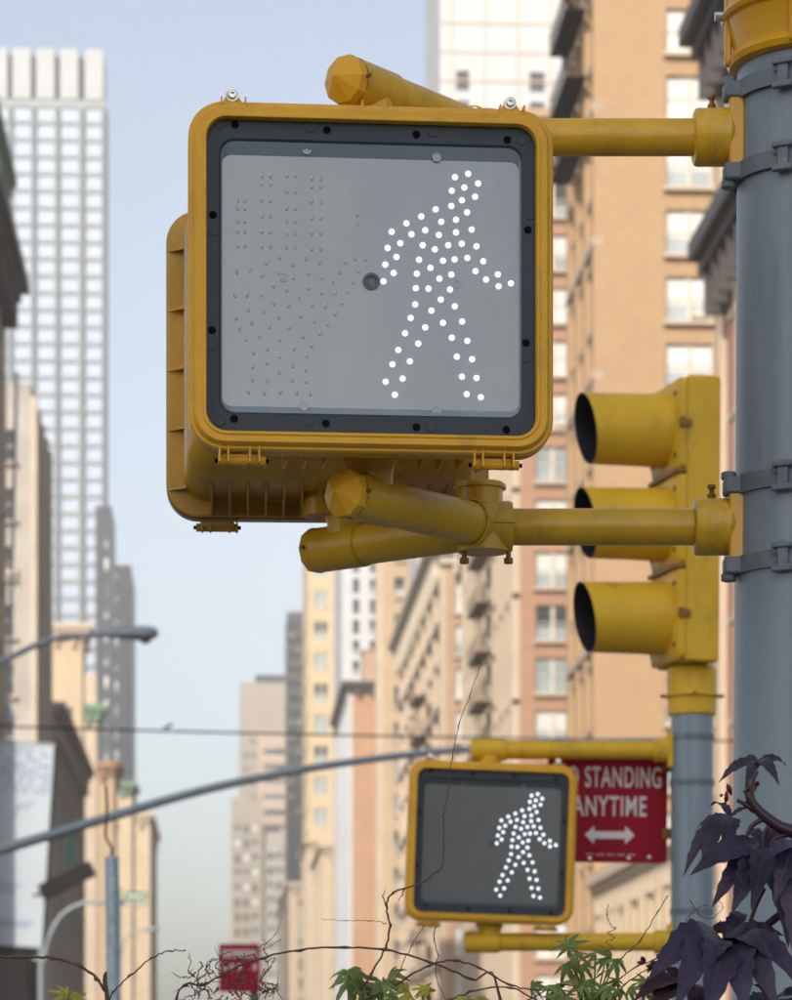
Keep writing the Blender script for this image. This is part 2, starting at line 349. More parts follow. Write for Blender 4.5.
def building(name, label, u0, u1, v0, v1, H, wm, front=None, side=None, street='right', cornices=(), piers=None, roofmat='roof', bands=None, ledges=None, cat='building', group=None):
    """right-hand buildings show their -v front and -u side; left-hand ones their -v front and +u side"""
    t = thing(name, label, cat, UV(u0, v0), (0,0,ST), group)
    W, D = u1-u0, v1-v0
    front = front or {}; side = side or {}
    facade(t, (0,0,0), 0, W, H, front.get('wm', wm), **{k:v for k,v in front.items() if k != 'wm'})
    if street == 'right': facade(t, (0,D,0), R(-90), D, H, side.get('wm', wm), **{k:v for k,v in side.items() if k != 'wm'})
    else: facade(t, (W,0,0), R(90), D, H, side.get('wm', wm), **{k:v for k,v in side.items() if k != 'wm'})
    b = MB()
    b.add([(0,D,0),(W,D,0),(W,D,H),(0,D,H)],[(0,3,2,1)])
    xo = W if street == 'right' else 0
    b.add([(xo,0,0),(xo,D,0),(xo,D,H),(xo,0,H)],[(0,1,2,3)])
    b.build('back_wall', wm, t, 0)
    MB().box((W/2, D/2, H-0.3), (W-0.02, D-0.02, 0.2)).build('roof', M[roofmat], t, 0)
    for (z, hgt, out, mm) in cornices:        # cornice: stepped moulding round front and street side, with brackets
        c = MB()
        for (dz, oo, hh) in ((0, out, hgt*0.35), (-hgt*0.35, out*0.72, hgt*0.25), (-hgt*0.6, out*0.35, hgt*0.4)):
            if street == 'right': c.box(((W-oo)/2, (D-oo)/2, z+dz-hh/2), (W+oo, D+oo, hh))
            else: c.box(((W+oo)/2, (D-oo)/2, z+dz-hh/2), (W+oo, D+oo, hh))
        co = c.build('cornice', M[mm], t, 0)
        nb = int(D/1.6)
        bm_ = MB().box((0,0,0),(out*0.62,0.32,hgt*0.85)).mesh('bracket', M[mm], 0)
        sx = -out*0.31 if street == 'right' else W+out*0.31
        for i in range(min(nb, 40)):
            link('bracket', bm_, co, (sx, 0.8+i*D/nb, z-hgt*1.0))
        nb = int(W/1.6)
        bm2 = MB().box((0,0,0),(0.32,out*0.62,hgt*0.85)).mesh('bracket', M[mm], 0)
        for i in range(min(nb, 20)): link('bracket', bm2, co, (0.8+i*W/nb, -out*0.31, z-hgt*1.0))
    if piers:                                  # projecting pilasters on the street side
        n, pw, pd, mm = piers
        pm = MB().box((0,0,H/2-0.4),(pd,pw,H-0.8)).mesh('pilaster', M[mm], 0)
        sx = -pd/2 if street == 'right' else W+pd/2
        for i in range(n+1):
            link('pilaster', pm, t, (sx, pw/2 + i*(D-pw)/n, 0))
    if ledges:
        z1, dz, n, mm = ledges
        q = MB().box((0, D/2, 0), (0.5, D, 0.4)).mesh('ledge', M[mm], 0)
        for i in range(n): link('ledge', q, t, ((-0.25 if street == 'right' else W+0.25), 0, z1-i*dz))
    if bands:
        z1, dz, n, mm = bands
        q = MB().box((W/2, -0.09, 0), (W+0.1, 0.18, 0.35)).mesh('band_course', M[mm], 0)
        for i in range(n): link('band_course', q, t, (0,0,z1-i*dz))
    return t
def rows(zc, pitch, n_up, n_dn, h): return [(zc + k*pitch, h) for k in range(-n_dn, n_up+1) if zc+k*pitch > h]
def cols(W, pitch, wd, off=None):
    n = max(1, int(W/pitch)); o = (W-(n-1)*pitch)/2 if off is None else off
    return [(o+i*pitch, wd) for i in range(n) if o+i*pitch+wd/2 < W-0.2]

# right-hand side of the avenue, nearest first
building('corner_building', 'red brick corner building with two dark bracketed cornices, behind the main pole', 18.7, 40, 66, 112, 42, M['redbrick'],
     side=dict(cols=cols(46,4.2,1.5), rows=rows(27,3.7,3,6,2.2), kind='sash'), cornices=[(vz(22,112),2.0,1.7,'darkcornice'),(vz(238,112),2.0,1.35,'darkcornice')], piers=(11,0.9,0.3,'palestone'))
building('limestone_building', 'low pale limestone building with columns and cornice behind the lower yellow arm', 18.7, 36, 121, 147.4, vz(862,135), M['palestone'],
     front=dict(cols=cols(17,3.4,1.6), rows=[(7.6,3.0),(3.0,3.4)], kind='sash', pick=(3,4)),
     side=dict(cols=cols(26.4,2.6,1.3), rows=[(7.2,3.4),(2.8,3.6)], kind='sash', pick=(3,4,4)), cornices=[(vz(862,135)+0.1,1.3,1.0,'palestone')], piers=(10,0.7,0.5,'cream'))
R1W = 15.0
building('apartment_building', 'tall orange tan brick building with paired white windows behind the traffic light', 18.7, 18.7+R1W, 148, 160, 82, M['peach'],
     front=dict(cols=[(4.33,2.35),(9.2,2.35),(13.2,1.4)], rows=rows(37.17,3.33,12,10,2.25), fr='frame_w', pick=(0,0,1,1,0,2)),
     side=dict(cols=cols(12,3.6,1.9), rows=rows(37.17,3.33,12,10,2.3), pick=(2,3,4,0)), piers=(3,0.9,0.45,'peach'), ledges=(70,6.66,9,'palestone'))
building('loft_building', 'reddish brick loft building with pale corner pier and stone sills, left of the traffic light', 18.9, 32, 192, 232, 64, M['redtan'],
     front=dict(cols=[(2.15,2.3),(6.4,2.3),(10.6,2.3)], rows=rows(34.5,3.4,8,9,2.3), fr='frame_w', pick=(1,0,2,0,3)),
     side=dict(wm=M['pinkbeige'], cols=cols(40,4.4,2.6), rows=rows(34.5,3.4,8,9,2.4), pick=(2,3,4)), piers=(9,1.3,0.6,'palestone'), ledges=(60,6.8,8,'palestone'), cornices=[(63.8,1.6,1.2,'pinkbeige')])
wt = building('white_tower', 'plain white panelled tower at top centre with few dark windows', 21.5, 37, 300, 322, 145, M['white'],
     front=dict(cols=[(2.3,1.3),(9.8,1.5)], rows=[(vz(78,300),2.0),(vz(108,300),2.0),(vz(-40,300),2.0)], fr='frame_d', pick=(4,4,4), sill=False, kind='plain'))
pan = MB().box((0,0,0),(15.4,0.1,0.16)).mesh('panel_joint', M['palestone'], 0)
for k in range(26): link('panel_joint', pan, wt, (7.75,-0.05,70+k*2.9))
pan2 = MB().box((0,0,0),(0.14,0.09,90)).mesh('panel_joint', M['palestone'], 0)
for k in range(5): link('panel_joint', pan2, wt, (1.2+k*3.3,-0.045,95))
MB().box((-1.1,8,47),(2.2,14,94)).build('wing', M['white'], wt, 0)
wi = MB().box((-1.1,0.9,91.2),(1.5,0.3,1.6)).build('window', M['frame_d'], wt, 0)
building('stone_building', 'pink beige stone building with deep cornice between the two signals', 17.4, 30, 237, 294, 44.6, M['pinkbeige'],
     front=dict(cols=[(1.7,1.9),(5.4,1.9),(9,1.9)], rows=rows(36.5,3.4,1,9,2.4), kind='sash', pick=(1,1,0,2)),
     side=dict(cols=cols(57,4.0,2.0), rows=rows(36.5,3.4,1,9,2.3), kind='sash', pick=(2,3,4,0)), cornices=[(44.5,2.0,1.5,'darktan')], piers=(7,1.2,0.4,'palestone'), ledges=(38.2,6.8,5,'darktan'))
building('setback_building', 'narrow beige building rising behind the cornice, right of the white striped tower', 17.3, 30, 330, 337, 68, M['beige'],
     front=dict(cols=[(1.9,1.2),(4.6,1.2)], rows=rows(40,4.0,6,8,2.2), kind='sash', pick=(3,4,2)),
     side=dict(cols=cols(7,3.4,2.0), rows=rows(40,4.0,6,8,2.6), pick=(3,4,2)), piers=(2,1.2,0.5,'palestone'))
building('brick_building', 'orange brick building with dark cornice and roof bulkhead, below the lower tube', 15.9, 30, 375, 418, 51, M['orangestone'],
     front=dict(cols=[(6,1.3),(9,1.3)], rows=rows(40,4.0,2,8,2.2), kind='sash', pick=(3,4,2)),
     side=dict(wm=M['white'], cols=cols(43,6,2.2), rows=rows(40,4.0,2,8,2.6), pick=(1,2,3)), piers=(6,2.0,0.6,'white'), cornices=[(51.5,1.4,1.4,'darkcornice')])
bh = tag(MB().box((0,0,2.3),(5,5,4.6)).box((0,0,4.7),(5.4,5.4,0.25)).build('roof_bulkhead', M['pinkbeige'], None, 0, loc=UV(19.8, 379, 51), rot=(0,0,ST)), 'square beige bulkhead on the roof of the orange brick building', 'bulkhead')
ws = building('striped_tower', 'white tower with vertical rows of dark windows beside yellow tower', 16.5, 30, 424, 455, 92, M['white'],
     front=dict(cols=[(2.0,0.9),(4.4,0.9),(7.2,0.9)], rows=rows(60,2.9,9,12,2.0), fr='frame_d', kind='plain', pick=(4,4,4,3), sill=False))
for nm, lab, u0, va, vb, H, mm, cc in (('terracotta_building','cream terracotta building lowest beside the red parking sign',15.6,458,505,38,'cream','cream'),
      ('terracotta_building','cream building with stepped roofline left of the orange brick building',14.8,512,552,43,'palestone','cream'),
      ('terracotta_building','farthest cream low building at the right edge of the sky gap',14.2,640,760,44,'cream','palestone')):
    building(nm, lab, u0, u0+14, va, vb, H, M[mm], front=dict(cols=[(2.2,1.6),(5.6,1.6),(9,1.6)], rows=rows(H-5,4.2,0,7,2.6), kind='sash', pick=(2,3,4)),
        side=dict(cols=cols(vb-va,6,2.8), rows=rows(H-5,4.2,0,7,2.8), kind='sash', pick=(2,3,4,1)), cornices=[(H-0.2,1.8,1.4,cc)], piers=(6,1.8,0.7,'palestone'), group='cream low buildings far along the right side')
building('yellow_tower', 'pale yellow tower with pairs of bluish windows left of the white striped tower', 15.5, 30, 560, 600, 104, M['yellowtower'],
     front=dict(cols=[(2.4,2.6),(7.4,2.4),(11.6,2.4)], rows=rows(74,5.8,4,12,3.4), kind='pair', pick=(2,2,3), sill=False, fr='frame_w'),
     side=dict(cols=cols(40,6,3), rows=rows(74,5.8,4,12,3.4), pick=(2,3), sill=False))
building('dark_slab', 'slim dark blue grey slab tower beside the yellow tower', upx(287,820), upx(310,820), 820, 850, vz(612,820), M['bluegrey'],
     front=dict(cols=cols(6.2,2.0,1.5), rows=rows(60,4.0,16,13,2.6), fr='frame_d', kind='plain', pick=(4,4,4,3), sill=False))
t1 = building('office_tower', 'grey beige office tower with dark rooftop at right edge of sky gap', upx(240,950), upx(292,950), 950, 990, vz(683,950), M['greytower'],
     front=dict(cols=[(1.9+i*2.2,1.5) for i in range(7)], rows=rows(60,4.4,11,12,2.2), fr='frame_d', kind='plain', pick=(2,3,3), sill=False))
MB().box((9.8,10,vz(683,950)+1.5),(10,8,3.6)).build('rooftop_plant', M['bluegrey'], t1, 0)
building('office_block', 'pink beige banded office block in front of grey tower', upx(257,935), upx(289,935), 925, 945, vz(736,935), M['pinktower'],
     front=dict(cols=[(5.6,7.4)], rows=rows(70,4.7,7,13,1.7), fr='frame_d', kind='plain', pick=(4,3), sill=False))
building('grey_block', 'low dark grey block at the foot of the slab tower', upx(266,850), upx(291,850), 852, 880, vz(832,850), M['greybrown'],
     front=dict(cols=cols(7,2.2,1.4), rows=rows(40,4.2,6,8,2.2), fr='frame_d', kind='plain', pick=(4,3), sill=False))
building('tan_block', 'tan grey block with lit windows lowest at left edge of the office tower', upx(231,900), upx(262,900), 895, 915, vz(800,900), M['greytower'],
     front=dict(cols=cols(9,2.6,1.7), rows=rows(50,4.4,6,10,2.6), fr='frame_d', kind='plain', pick=(4,3,0), sill=False))

M['rustiron'] = mat('rusty_iron', (0.20,0.155,0.12), 0.8)
def fire_escape(label, u, v0, v1, zs, iron='rustiron'):
    t = thing('fire_escape', label, 'fire escape', UV(u, v0, zs[0]), (0,0,ST)); D = v1-v0
    pm = MB().box((-0.55,D/2,0),(1.1,D,0.12)).mesh('platform', M[iron], 0)
    rm = MB()
    for z in (0.5, 1.0): rm.box((-1.08,D/2,z),(0.06,D,0.06))
    for k in range(9): rm.box((-1.08,D*k/8,0.55),(0.05,0.05,1.0))
    rm = rm.mesh('railing', M[iron], 0)
    for i, z in enumerate(zs):
        p = link('platform', pm, t, (0,0,z-zs[0])); link('railing', rm, p)
        if i+1 < len(zs):
            dz = zs[i+1]-z; st = MB()
            for s_ in (-0.3,0.3): st.tube([(-0.55+s_*0.6,D*0.12,0.05),(-0.55+s_*0.6,D*0.85,dz)], 0.06, 6)
            for k in range(9): st.box((-0.55,D*(0.12+0.73*(k+0.5)/9),dz*(k+0.5)/9),(0.4,0.25,0.05))
            st.build('stair', M[iron], p, 0)
fire_escape('black fire escape high on the street side of the orange tan building', 18.2, 150.5, 157.5, [49,52.3,55.7,59,62.3], 'black')
fire_escape('dark fire escape on the street side of the reddish loft building', 18.2, 204, 212, [14,17.4,20.8,24.2,27.6,31,34.4,37.8,41.2])
fire_escape('dark fire escape on the pink beige stone building', 16.9, 250, 258, [10,13.4,16.8,20.2,23.6,27,30.4,33.8])

# left-hand side of the avenue
building('cornice_building', 'grey stone building at left edge with two dark projecting cornices', -16, -12.4, 146, 167, 51, M['greybrown'], street='left',
     side=dict(cols=cols(21,4,1.8), rows=rows(30,3.8,3,7,2.2), kind='sash', pick=(4,3)), cornices=[(vz(188,168),1.8,0.9,'copper'),(vz(292,168),1.9,1.6,'darkcornice')], piers=(5,0.9,0.3,'darktan'))
building('narrow_building', 'narrow tan building with lit top behind the grey building at left', -20, -12, 186, 203, vz(387,186), M['greybrown'], street='left',
     front=dict(cols=[(4.9,0.9),(6.6,0.9)], rows=rows(30,3.6,3,7,2.0), kind='sash', pick=(4,3)),
     side=dict(wm=M['greybrown'], cols=cols(17,4,1.8), rows=rows(30,3.6,3,7,2.2), kind='sash', pick=(4,3)), piers=(4,0.9,0.4,'darktan'))
building('low_building', 'dirty tan low building with sloping dark cornice line on the left side', -24, -12, 205, 250, 27.2, M['darktan'], street='left',
     side=dict(cols=cols(45,4,2), rows=rows(20,4,1,4,2.4), kind='sash', pick=(4,3)), cornices=[(27.3,1.5,1.2,'greybrown')], piers=(8,0.9,0.4,'greybrown'))
building('cream_building', 'cream sunlit building end wall under the white grid tower', -26, upx(83,300), 300, 305, vz(628,300), M['cream'], street='left',
     front=dict(cols=[(8.4,1.4),(10.4,1.0)], rows=rows(33,4.6,1,6,2.4), kind='sash', pick=(3,4)), cornices=[(vz(628,300)+0.2,1.6,1.0,'palestone')])
building('white_stone_building', 'slim pale stone building with green copper cornice on the left side', -18, upx(97,340), 340, 343, vz(676,340), M['palestone'], street='left',
     cornices=[(vz(706,340),1.7,1.3,'copper')])
building('tan_cornice_building', 'tan building with thick projecting cornice right of the cream building', -26, upx(112,360), 356, 366, 38.5, M['beige'], street='left',
     front=dict(cols=[(6,1.6),(9.2,1.6)], rows=rows(30,4.4,1,6,2.6), kind='sash', pick=(3,4)),
     side=dict(cols=cols(10,4.4,2.0), rows=rows(30,4.4,1,6,2.6), kind='sash', pick=(3,4)), cornices=[(39.2,1.5,1.4,'orangestone')], piers=(2,1.4,0.5,'beige'))
building('copper_cornice_building', 'cream building with pale green cornice below the dark narrow towers', -28, upx(128,420), 420, 432, 42, M['cream'], street='left',
     front=dict(cols=[(6,1.6),(9.6,1.6),(12.4,1.4)], rows=rows(34,4.4,1,6,2.6), kind='sash', pick=(3,4)), side=dict(cols=cols(12,5,2.4), rows=rows(34,4.4,1,6,2.6), kind='sash', pick=(3,4)), cornices=[(43.2,1.4,1.4,'copper')], piers=(2,1.6,0.6,'cream'))
building('end_building', 'pale cream building farthest along the left side beside the sky', -30, upx(146,490), 490, 540, 45, M['cream'], street='left',
     front=dict(cols=[(11,1.8),(14.6,1.8)], rows=rows(36,4.6,1,7,2.8), kind='sash', pick=(3,4)), side=dict(cols=cols(50,9,3.4), rows=rows(36,4.6,1,7,2.8), kind='sash', pick=(3,4)), cornices=[(45.2,1.8,1.4,'palestone')], piers=(5,2.0,0.7,'palestone'))
building('dark_tower', 'taller of two narrow dark blue grey towers right of the white grid tower', upx(96,560), upx(112,560), 560, 580, vz(508,560), M['bluegrey'], street='left',
     front=dict(cols=[(2.0,0.8)], rows=rows(80,4.4,5,14,2.6), fr='frame_d', kind='plain', pick=(0,3,4), sill=False))
building('dark_tower', 'shorter of two narrow dark towers, at the left edge of the sky gap', upx(108,600), upx(132,600), 600, 625, vz(572,600), M['bluegrey'], street='left',
     front=dict(cols=[(1.6,0.9)], rows=rows(80,4.6,5,14,2.6), fr='frame_d', kind='plain', pick=(0,3,2), sill=False))
# white grid tower
TV = 640; k_ = TV/F
tu0, tu1 = upx(-60,TV), upx(106.5,TV); TH = vz(104,TV)
gt = building('grid_tower', 'tall white and grey grid tower with panelled crown at upper left', tu0, tu1, TV, TV+12, TH, M['gridgrey'], street='left',
     front=dict(cols=[(upx(px_,TV)-tu0, 18.5*k_) for px_ in (95,70,46.5,23,0,-23)], rows=[(vz(y_,TV), 12.4*k_) for y_ in [118+i*16.9 for i in range(44)]],
                fr='gridgrey', kind='plain', pick=(5,), sill=False, depth=0.5))
cm = MB().box((0,0,0),(18*k_,3.0,50*k_)).mesh('crown_panel', M['panel'], 0)
for px_ in (95,70,46.5,23,0,-23): link('crown_panel', cm, gt, (upx(px_,TV)-tu0, 1.2, vz(79,TV)))
MB().box(((tu1-tu0)/2, 7, vz(79,TV)),(tu1-tu0-1, 9, 44*k_)).build('crown_core', M['gridgrey'], gt, 0)
mm_ = MB().box((0,0,TH/2-1),(3.6*k_,0.9,TH-2)).mesh('mullion', M['mull'], 0)
for px_ in (106,82.5,58,34.5,11.5): link('mullion', mm_, gt, (upx(px_,TV)-tu0-(0.4 if px_>100 else 0), -0.3, 0))
# unseen block added behind the viewer, sized to keep this corner in shade
building('office_block', 'unseen tall block added behind the viewer to shade this corner', -88, -20, -150, -100, 92, M['beige'], street='left')

# air: far things fade towards the pale sky
hz = MB().box((0,0,0),(1500,1900,250)).build('haze', None, None, 0, loc=UV(0,620,124))
hm = bpy.data.materials.new('haze'); hm.use_nodes = True; ht = hm.node_tree
ht.nodes.remove(ht.nodes['Principled BSDF'])
hv = ht.nodes.new('ShaderNodeVolumePrincipled'); hv.inputs['Color'].default_value = (1.0,0.98,0.95,1); hv.inputs['Density'].default_value = 0.0004; hv.inputs['Anisotropy'].default_value = 0.0
ht.links.new(hv.outputs[0], ht.nodes['Material Output'].inputs['Volume'])
hz.data.materials.append(hm); tag(hz, 'pale haze filling the air over the whole avenue', 'haze', kind='stuff')
hz.rotation_euler = (0,0,ST)

# ------------------------------------------------------------------ pedestrian signal head
HW, HH = 0.2375, 0.2255
KP = 3.88/F
def lx(px): return (px-371.0)*KP
def lz(py): return (282.5-py)*KP
Z1 = [(490,61),(424,80),(540,108),(471,130),(408,148),(525,175),(459,194),(406,224),(327,243),(485,254),(255,280),(429,292),(355,304),(181,316),(508,339),(275,348),(429,355),(107,360),(206,370),(343,370),(458,411),(150,416),(390,420),(262,423),(532,422),(87,441),(323,442),(131,485),(486,481),(422,490),(244,496),(364,498),(566,496),(75,524),(301,535),(527,546),(639,560),(117,565),(233,566),(406,566),(346,588),(580,587),(705,603),(66,608),(643,619)]
Z2 = [(228,44),(291,45),(399,47),(353,98),(225,125),(423,130),(306,154),(202,193),(460,205),(364,214),(275,238),(174,270),(408,287),(486,301),(240,320),(140,354),(433,381),(510,392),(198,409),(111,426),(459,480),(532,485),(162,496),(77,513),(483,567),(554,581),(123,577)]
MAN = [(370+x/4.95, 160+y/4.95) for x,y in Z1] + [(370+x/4.95, 280+y/4.95) for x,y in Z2]
H1 = []
for xs_, ys_ in (((118,150),(240,275,330,378,440)),((225,262),(130,165,237,305,375,440)),((335,372),(125,195,270,325,380,440)),((445,485),(135,170,237,310,375,445))):
    for x in xs_:
        for y in ys_: H1.append((x, y))
H1 += [(303,487),(420,487),(635,485),(682,485),(594,502),(245,515),(361,517),(480,505),(653,540),(567,545),(115,555),(172,545),(303,555),(430,555),(225,568),(365,575),(487,570),(537,588),(627,588),(645,290),(645,330)]
H2 = [(275,42),(430,47),(335,58),(490,65),(548,66),(602,58),(160,85),(222,82),(390,87),(108,88),(277,118),(343,126),(447,122),(505,125),(577,110),(165,148),(232,157),(550,158),(300,178),(396,172),(112,188),(458,192),(180,205),(517,205),(126,232),(256,222),(345,224),(480,245),(213,265),(407,262),(155,280),(305,278),(444,300),(248,320),(366,315),(187,338),(303,352),(423,347),(247,382),(361,392),(185,400),(420,407),(300,425),(183,457),(250,461),(358,457),(421,461),(167,511),(235,514),(306,508),(377,511),(438,515)]
HAND = [(210+x/4.4, 150+y/4.4) for x,y in H1] + [(210+x/4.4, 280+y/4.4) for x,y in H2]

def ped_signal(label, loc, rot, lens='lens', yel='yellow', neck=(0,0.1)):
    t = thing('pedestrian_signal', label, 'signal', loc, rot, 'pedestrian signals')
    Y = M[yel]
    # door frame (moulded ring)
    prof = [(0,0.0,0.046),(0,-0.027,0.046),(0.0025,-0.031,0.044),(0.0055,-0.031,0.042),(0.0075,-0.037,0.040),(0.010,-0.040,0.038),(0.0175,-0.040,0.032),(0.0195,-0.0415,0.030),(0.0225,-0.0415,0.027),(0.0235,-0.039,0.026),(0.0235,-0.022,0.026),(0.0235,-0.004,0.026)]
    MB().rings([rr(HW-i, HH-i, r, y, 9) for i,y,r in prof], False, False).build('door_frame', Y, t, 28)
    # dark bezel plate with lens opening
    b = MB(); iw, ih = HW-0.0237, HH-0.0237
    b.rings([rr(iw,ih,0.025,-0.005,9), rr(iw,ih,0.025,-0.028,9), rr(0.1985,0.1785,0.020,-0.028,9), rr(0.1958,0.1757,0.0185,-0.0262,9), rr(0.1956,0.1755,0.018,-0.012,9)], False, False)
    bz = b.build('bezel', M['bezel'], t, 28)
    # lens with sloped margin
    b = MB()
    b.rings([rr(0.1954,0.1753,0.018,-0.0259,9), rr(0.1935,0.1625,0.012,-0.0195,9,0,-0.0035)], False, True)
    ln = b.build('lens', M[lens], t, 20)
    yl = -0.0195
    ks_ = 0.93 if lens == 'lens' else 0.88
    dome = MB().lathe([(0.0046*ks_,0),(0.0043*ks_,0.0012),(0.0033*ks_,0.0026),(0.0017,0.0034),(0.0,0.0037)], (0,0,0), (0,-1,0), 12, False).mesh('led', M['led'], 60)
    for x, y in MAN: link('led', dome, ln, (lx(x), yl-0.0002, lz(y)))
    b = MB()
    for x, y in HAND:
        n0 = len(b.v); b.lathe([(0.0022,0),(0.0020,0.0006),(0.0012,0.0010),(0.0,0.0012)], (lx(x), yl-0.0001, lz(y)), (0,-1,0), 8, False)
        for q in b.v[n0:]: q.z = lz(y) + (q.z-lz(y))*1.7
    ol = b.build('unlit_hand_leds', M['ledoff' if lens == 'lens' else 'ledoff2'], ln, 60); ol['kind'] = 'stuff'
    # centre boss, seam, standoffs
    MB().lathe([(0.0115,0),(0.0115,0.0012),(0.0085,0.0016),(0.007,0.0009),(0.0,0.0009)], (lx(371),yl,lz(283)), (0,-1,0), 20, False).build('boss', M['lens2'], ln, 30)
    MB().box((lx(371.5),yl,lz(285)),(0.0012,0.0006,0.29)).build('seam', M[lens], ln, 0)
    for x, y in ((306,153),(437,157),(303,410),(437,412),(283,281),(458,284)):
        MB().lathe([(0.006,0),(0.006,0.001),(0.0045,0.001),(0.0042,0.0004),(0.002,0.0004),(0.002,0.0012),(0,0.0012)], (lx(x), yl-(0.0025 if y<200 or y>400 else 0), lz(y)), (0,-1,0), 14, False).build('standoff', M[lens], ln, 30)
    # bezel screws and moulded bosses
    sm = MB().lathe([(0.0052,0),(0.0050,0.0008),(0,0.0009)], (0,0,0), (0,-1,0), 14, False).mesh('screw', M['darkbolt'], 30)
    bs = MB().lathe([(0.0068,0),(0.0064,0.0010),(0.0,0.0011)], (0,0,0), (0,-1,0), 14, False).mesh('screw_boss', M['bezel'], 30)
    for x, y, dx, dy in ((234,131,-15,0),(326,134,-17,-2),(416,136,17,-3),(508,139,15,0),(233,425,-14,3),(325,428,-17,-2),(416,430,15,0),(507,431,17,0),(212,222,0,16),(211,337,0,15),(529,229,2,-15),(527,343,0,15)):
        link('screw', sm, bz, (lx(x), -0.0282, lz(y))); link('screw_boss', bs, bz, (lx(x+dx), -0.0281, lz(y+dy)))
    # housing shell with flange
    b = MB(); ii = 0.026
    b.rings([rr(HW-0.001,HH-0.001,0.045,0.0005,9), rr(HW-0.001,HH-0.001,0.045,0.006,9), rr(HW-0.004,HH-0.004,0.042,0.008,9), rr(HW-ii+0.003,HH-ii+0.003,0.035,0.009,9), rr(HW-ii,HH-ii,0.032,0.013,9),
             rr(HW-ii-0.002,HH-ii-0.004,0.032,0.10,9), rr(HW-ii-0.006,HH-ii-0.012,0.034,0.135,9), rr(HW-ii-0.016,HH-ii-0.03,0.036,0.165,9), rr(HW-ii-0.035,HH-ii-0.055,0.036,0.185,9), rr(HW-ii-0.055,HH-ii-0.075,0.036,0.19,9)], True, True)
    b.build('housing', Y, t, 30)
    # gusset ribs between flange and shell
    def rib(nx, nz, x, z, d=0.03, reach=0.024):
        w_ = 0.0018; tx, tz = (0, w_) if nx else (w_, 0)
        p = []
        for s in (-1,1):
            o = Vector((x+tx*s, 0, z+tz*s)); n = Vector((nx,0,nz))
            p += [o+Vector((0,0.0075,0))+n*reach, o+Vector((0,d,0))-n*0.003, o+Vector((0,0.0075,0))-n*0.003]
        return MB().add(p, [(0,1,2),(5,4,3),(0,3,4,1),(1,4,5,2),(2,5,3,0)]).mesh('rib', Y, 0)
    for k in range(5):
        z = 0.165-0.0875*k
        for s in (-1,1): link('rib', rib(s,0,s*(HW-ii),z), t)
    for k in range(14):
        x = -0.17+0.0262*k
        link('rib', rib(0,-1,x,-(HH-ii),0.06 if yel == 'yellow' else 0.11), t)
        if k % 2: link('rib', rib(0,1,x,HH-ii), t)
    fn = MB().add([(x_,y_,z_) for x_ in (-0.002,0.002) for y_,z_ in ((0.09,0.004),(0.175,0.02),(0.165,-0.010),(0.10,-0.012))],[(0,1,2,3),(7,6,5,4),(0,4,5,1),(1,5,6,2),(2,6,7,3),(3,7,4,0)]).mesh('fin', Y, 0)
    for k in range(13 if yel == 'yellow' and lens == 'lens' else 0):
        if abs(-0.157+0.0262*k) > 0.035: link('fin', fn, t, (-0.157+0.0262*k, 0, -(HH-ii)))
    # hinges below, latches above
    for c in (-0.168, 0.163):
        h = MB(); z = -HH-0.0105; y = -0.016
        h.tube([(c-0.031,y,z),(c+0.031,y,z)], 0.0062, 12)
        for dx in (-0.029,-0.018,0.010,0.022):
            h.box((c+dx,y-0.004,z+0.010),(0.0026,0.026,0.030))
        h.box((c,y+0.002,z+0.004),(0.05,0.012,0.008))
        hi = h.build('hinge', Y, t, 30, 0.0006)
        MB().tube([(c-0.035,y,z),(c+0.035,y,z)], 0.0028, 8).build('hinge_pin', M['darkbolt'], hi)
    for c in (lx(231.5), lx(511.5)):
        h = MB(); z = HH+0.008; y = -0.012
        loop = lambda yy: [Vector((c-0.014,yy,HH-0.002)),Vector((c-0.012,yy,HH+0.004)),Vector((c-0.008,yy,HH+0.010)),Vector((c+0.008,yy,HH+0.010)),Vector((c+0.012,yy,HH+0.004)),Vector((c+0.016,yy,HH-0.002))]
        h.rings([loop(y-0.006), loop(y+0.010)])
        h.box((c-0.0145,y-0.013,HH-0.004),(0.002,0.03,0.014)); h.box((c+0.0165,y-0.013,HH-0.004),(0.002,0.03,0.014))
        la = h.build('latch', Y, t, 30, 0.0006)
        MB().lathe([(0.0085,0),(0.0085,0.002),(0.0055,0.0025),(0.0055,0.006),(0.0045,0.007),(0.003,0.007),(0.0028,0.0035),(0,0.0035)], (c,y-0.006,z+0.003), (0,-1,0), 16).build('bolt', M['steel'], la, 30)
    for c in (-0.012, 0.016): MB().box((c,-0.02,HH-0.001),(0.0022,0.028,0.012)).build('rib', Y, t, 0)
    MB().lathe([(0.004,0),(0.004,0.006),(0.0025,0.007),(0.0025,0.011),(0.0045,0.012),(0.0045,0.017),(0,0.018)], (lx(464),0.02,HH-0.012), (0,0,1), 10).build('vent_bolt', M['rustbolt'], t)
    # hub necks top and bottom
    for s, L in ((1, 0.062),(-1, 0.016)):
        MB().lathe([(0.028,0),(0.028,0.010),(0.028,0.014),(0.027,0.02+L*0.3),(0.027,0.02+L)], (neck[0],neck[1],s*(HH-ii-0.006)), (0,0,s), 24).build('hub_neck', Y, t, 30)
    return t
front = ped_signal('large near pedestrian signal lit with white walking figure, facing the viewer', at(370, 285, 3.92), (0,0,R(5)))
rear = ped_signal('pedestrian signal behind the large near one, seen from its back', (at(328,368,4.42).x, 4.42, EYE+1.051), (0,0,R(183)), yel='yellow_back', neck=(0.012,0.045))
far = ped_signal('smaller pedestrian signal with dark lens and white walking figure on the farther pole', at(490.5, 843.5, 8.46), (0,R(2.0),R(3)), lens='lens2')

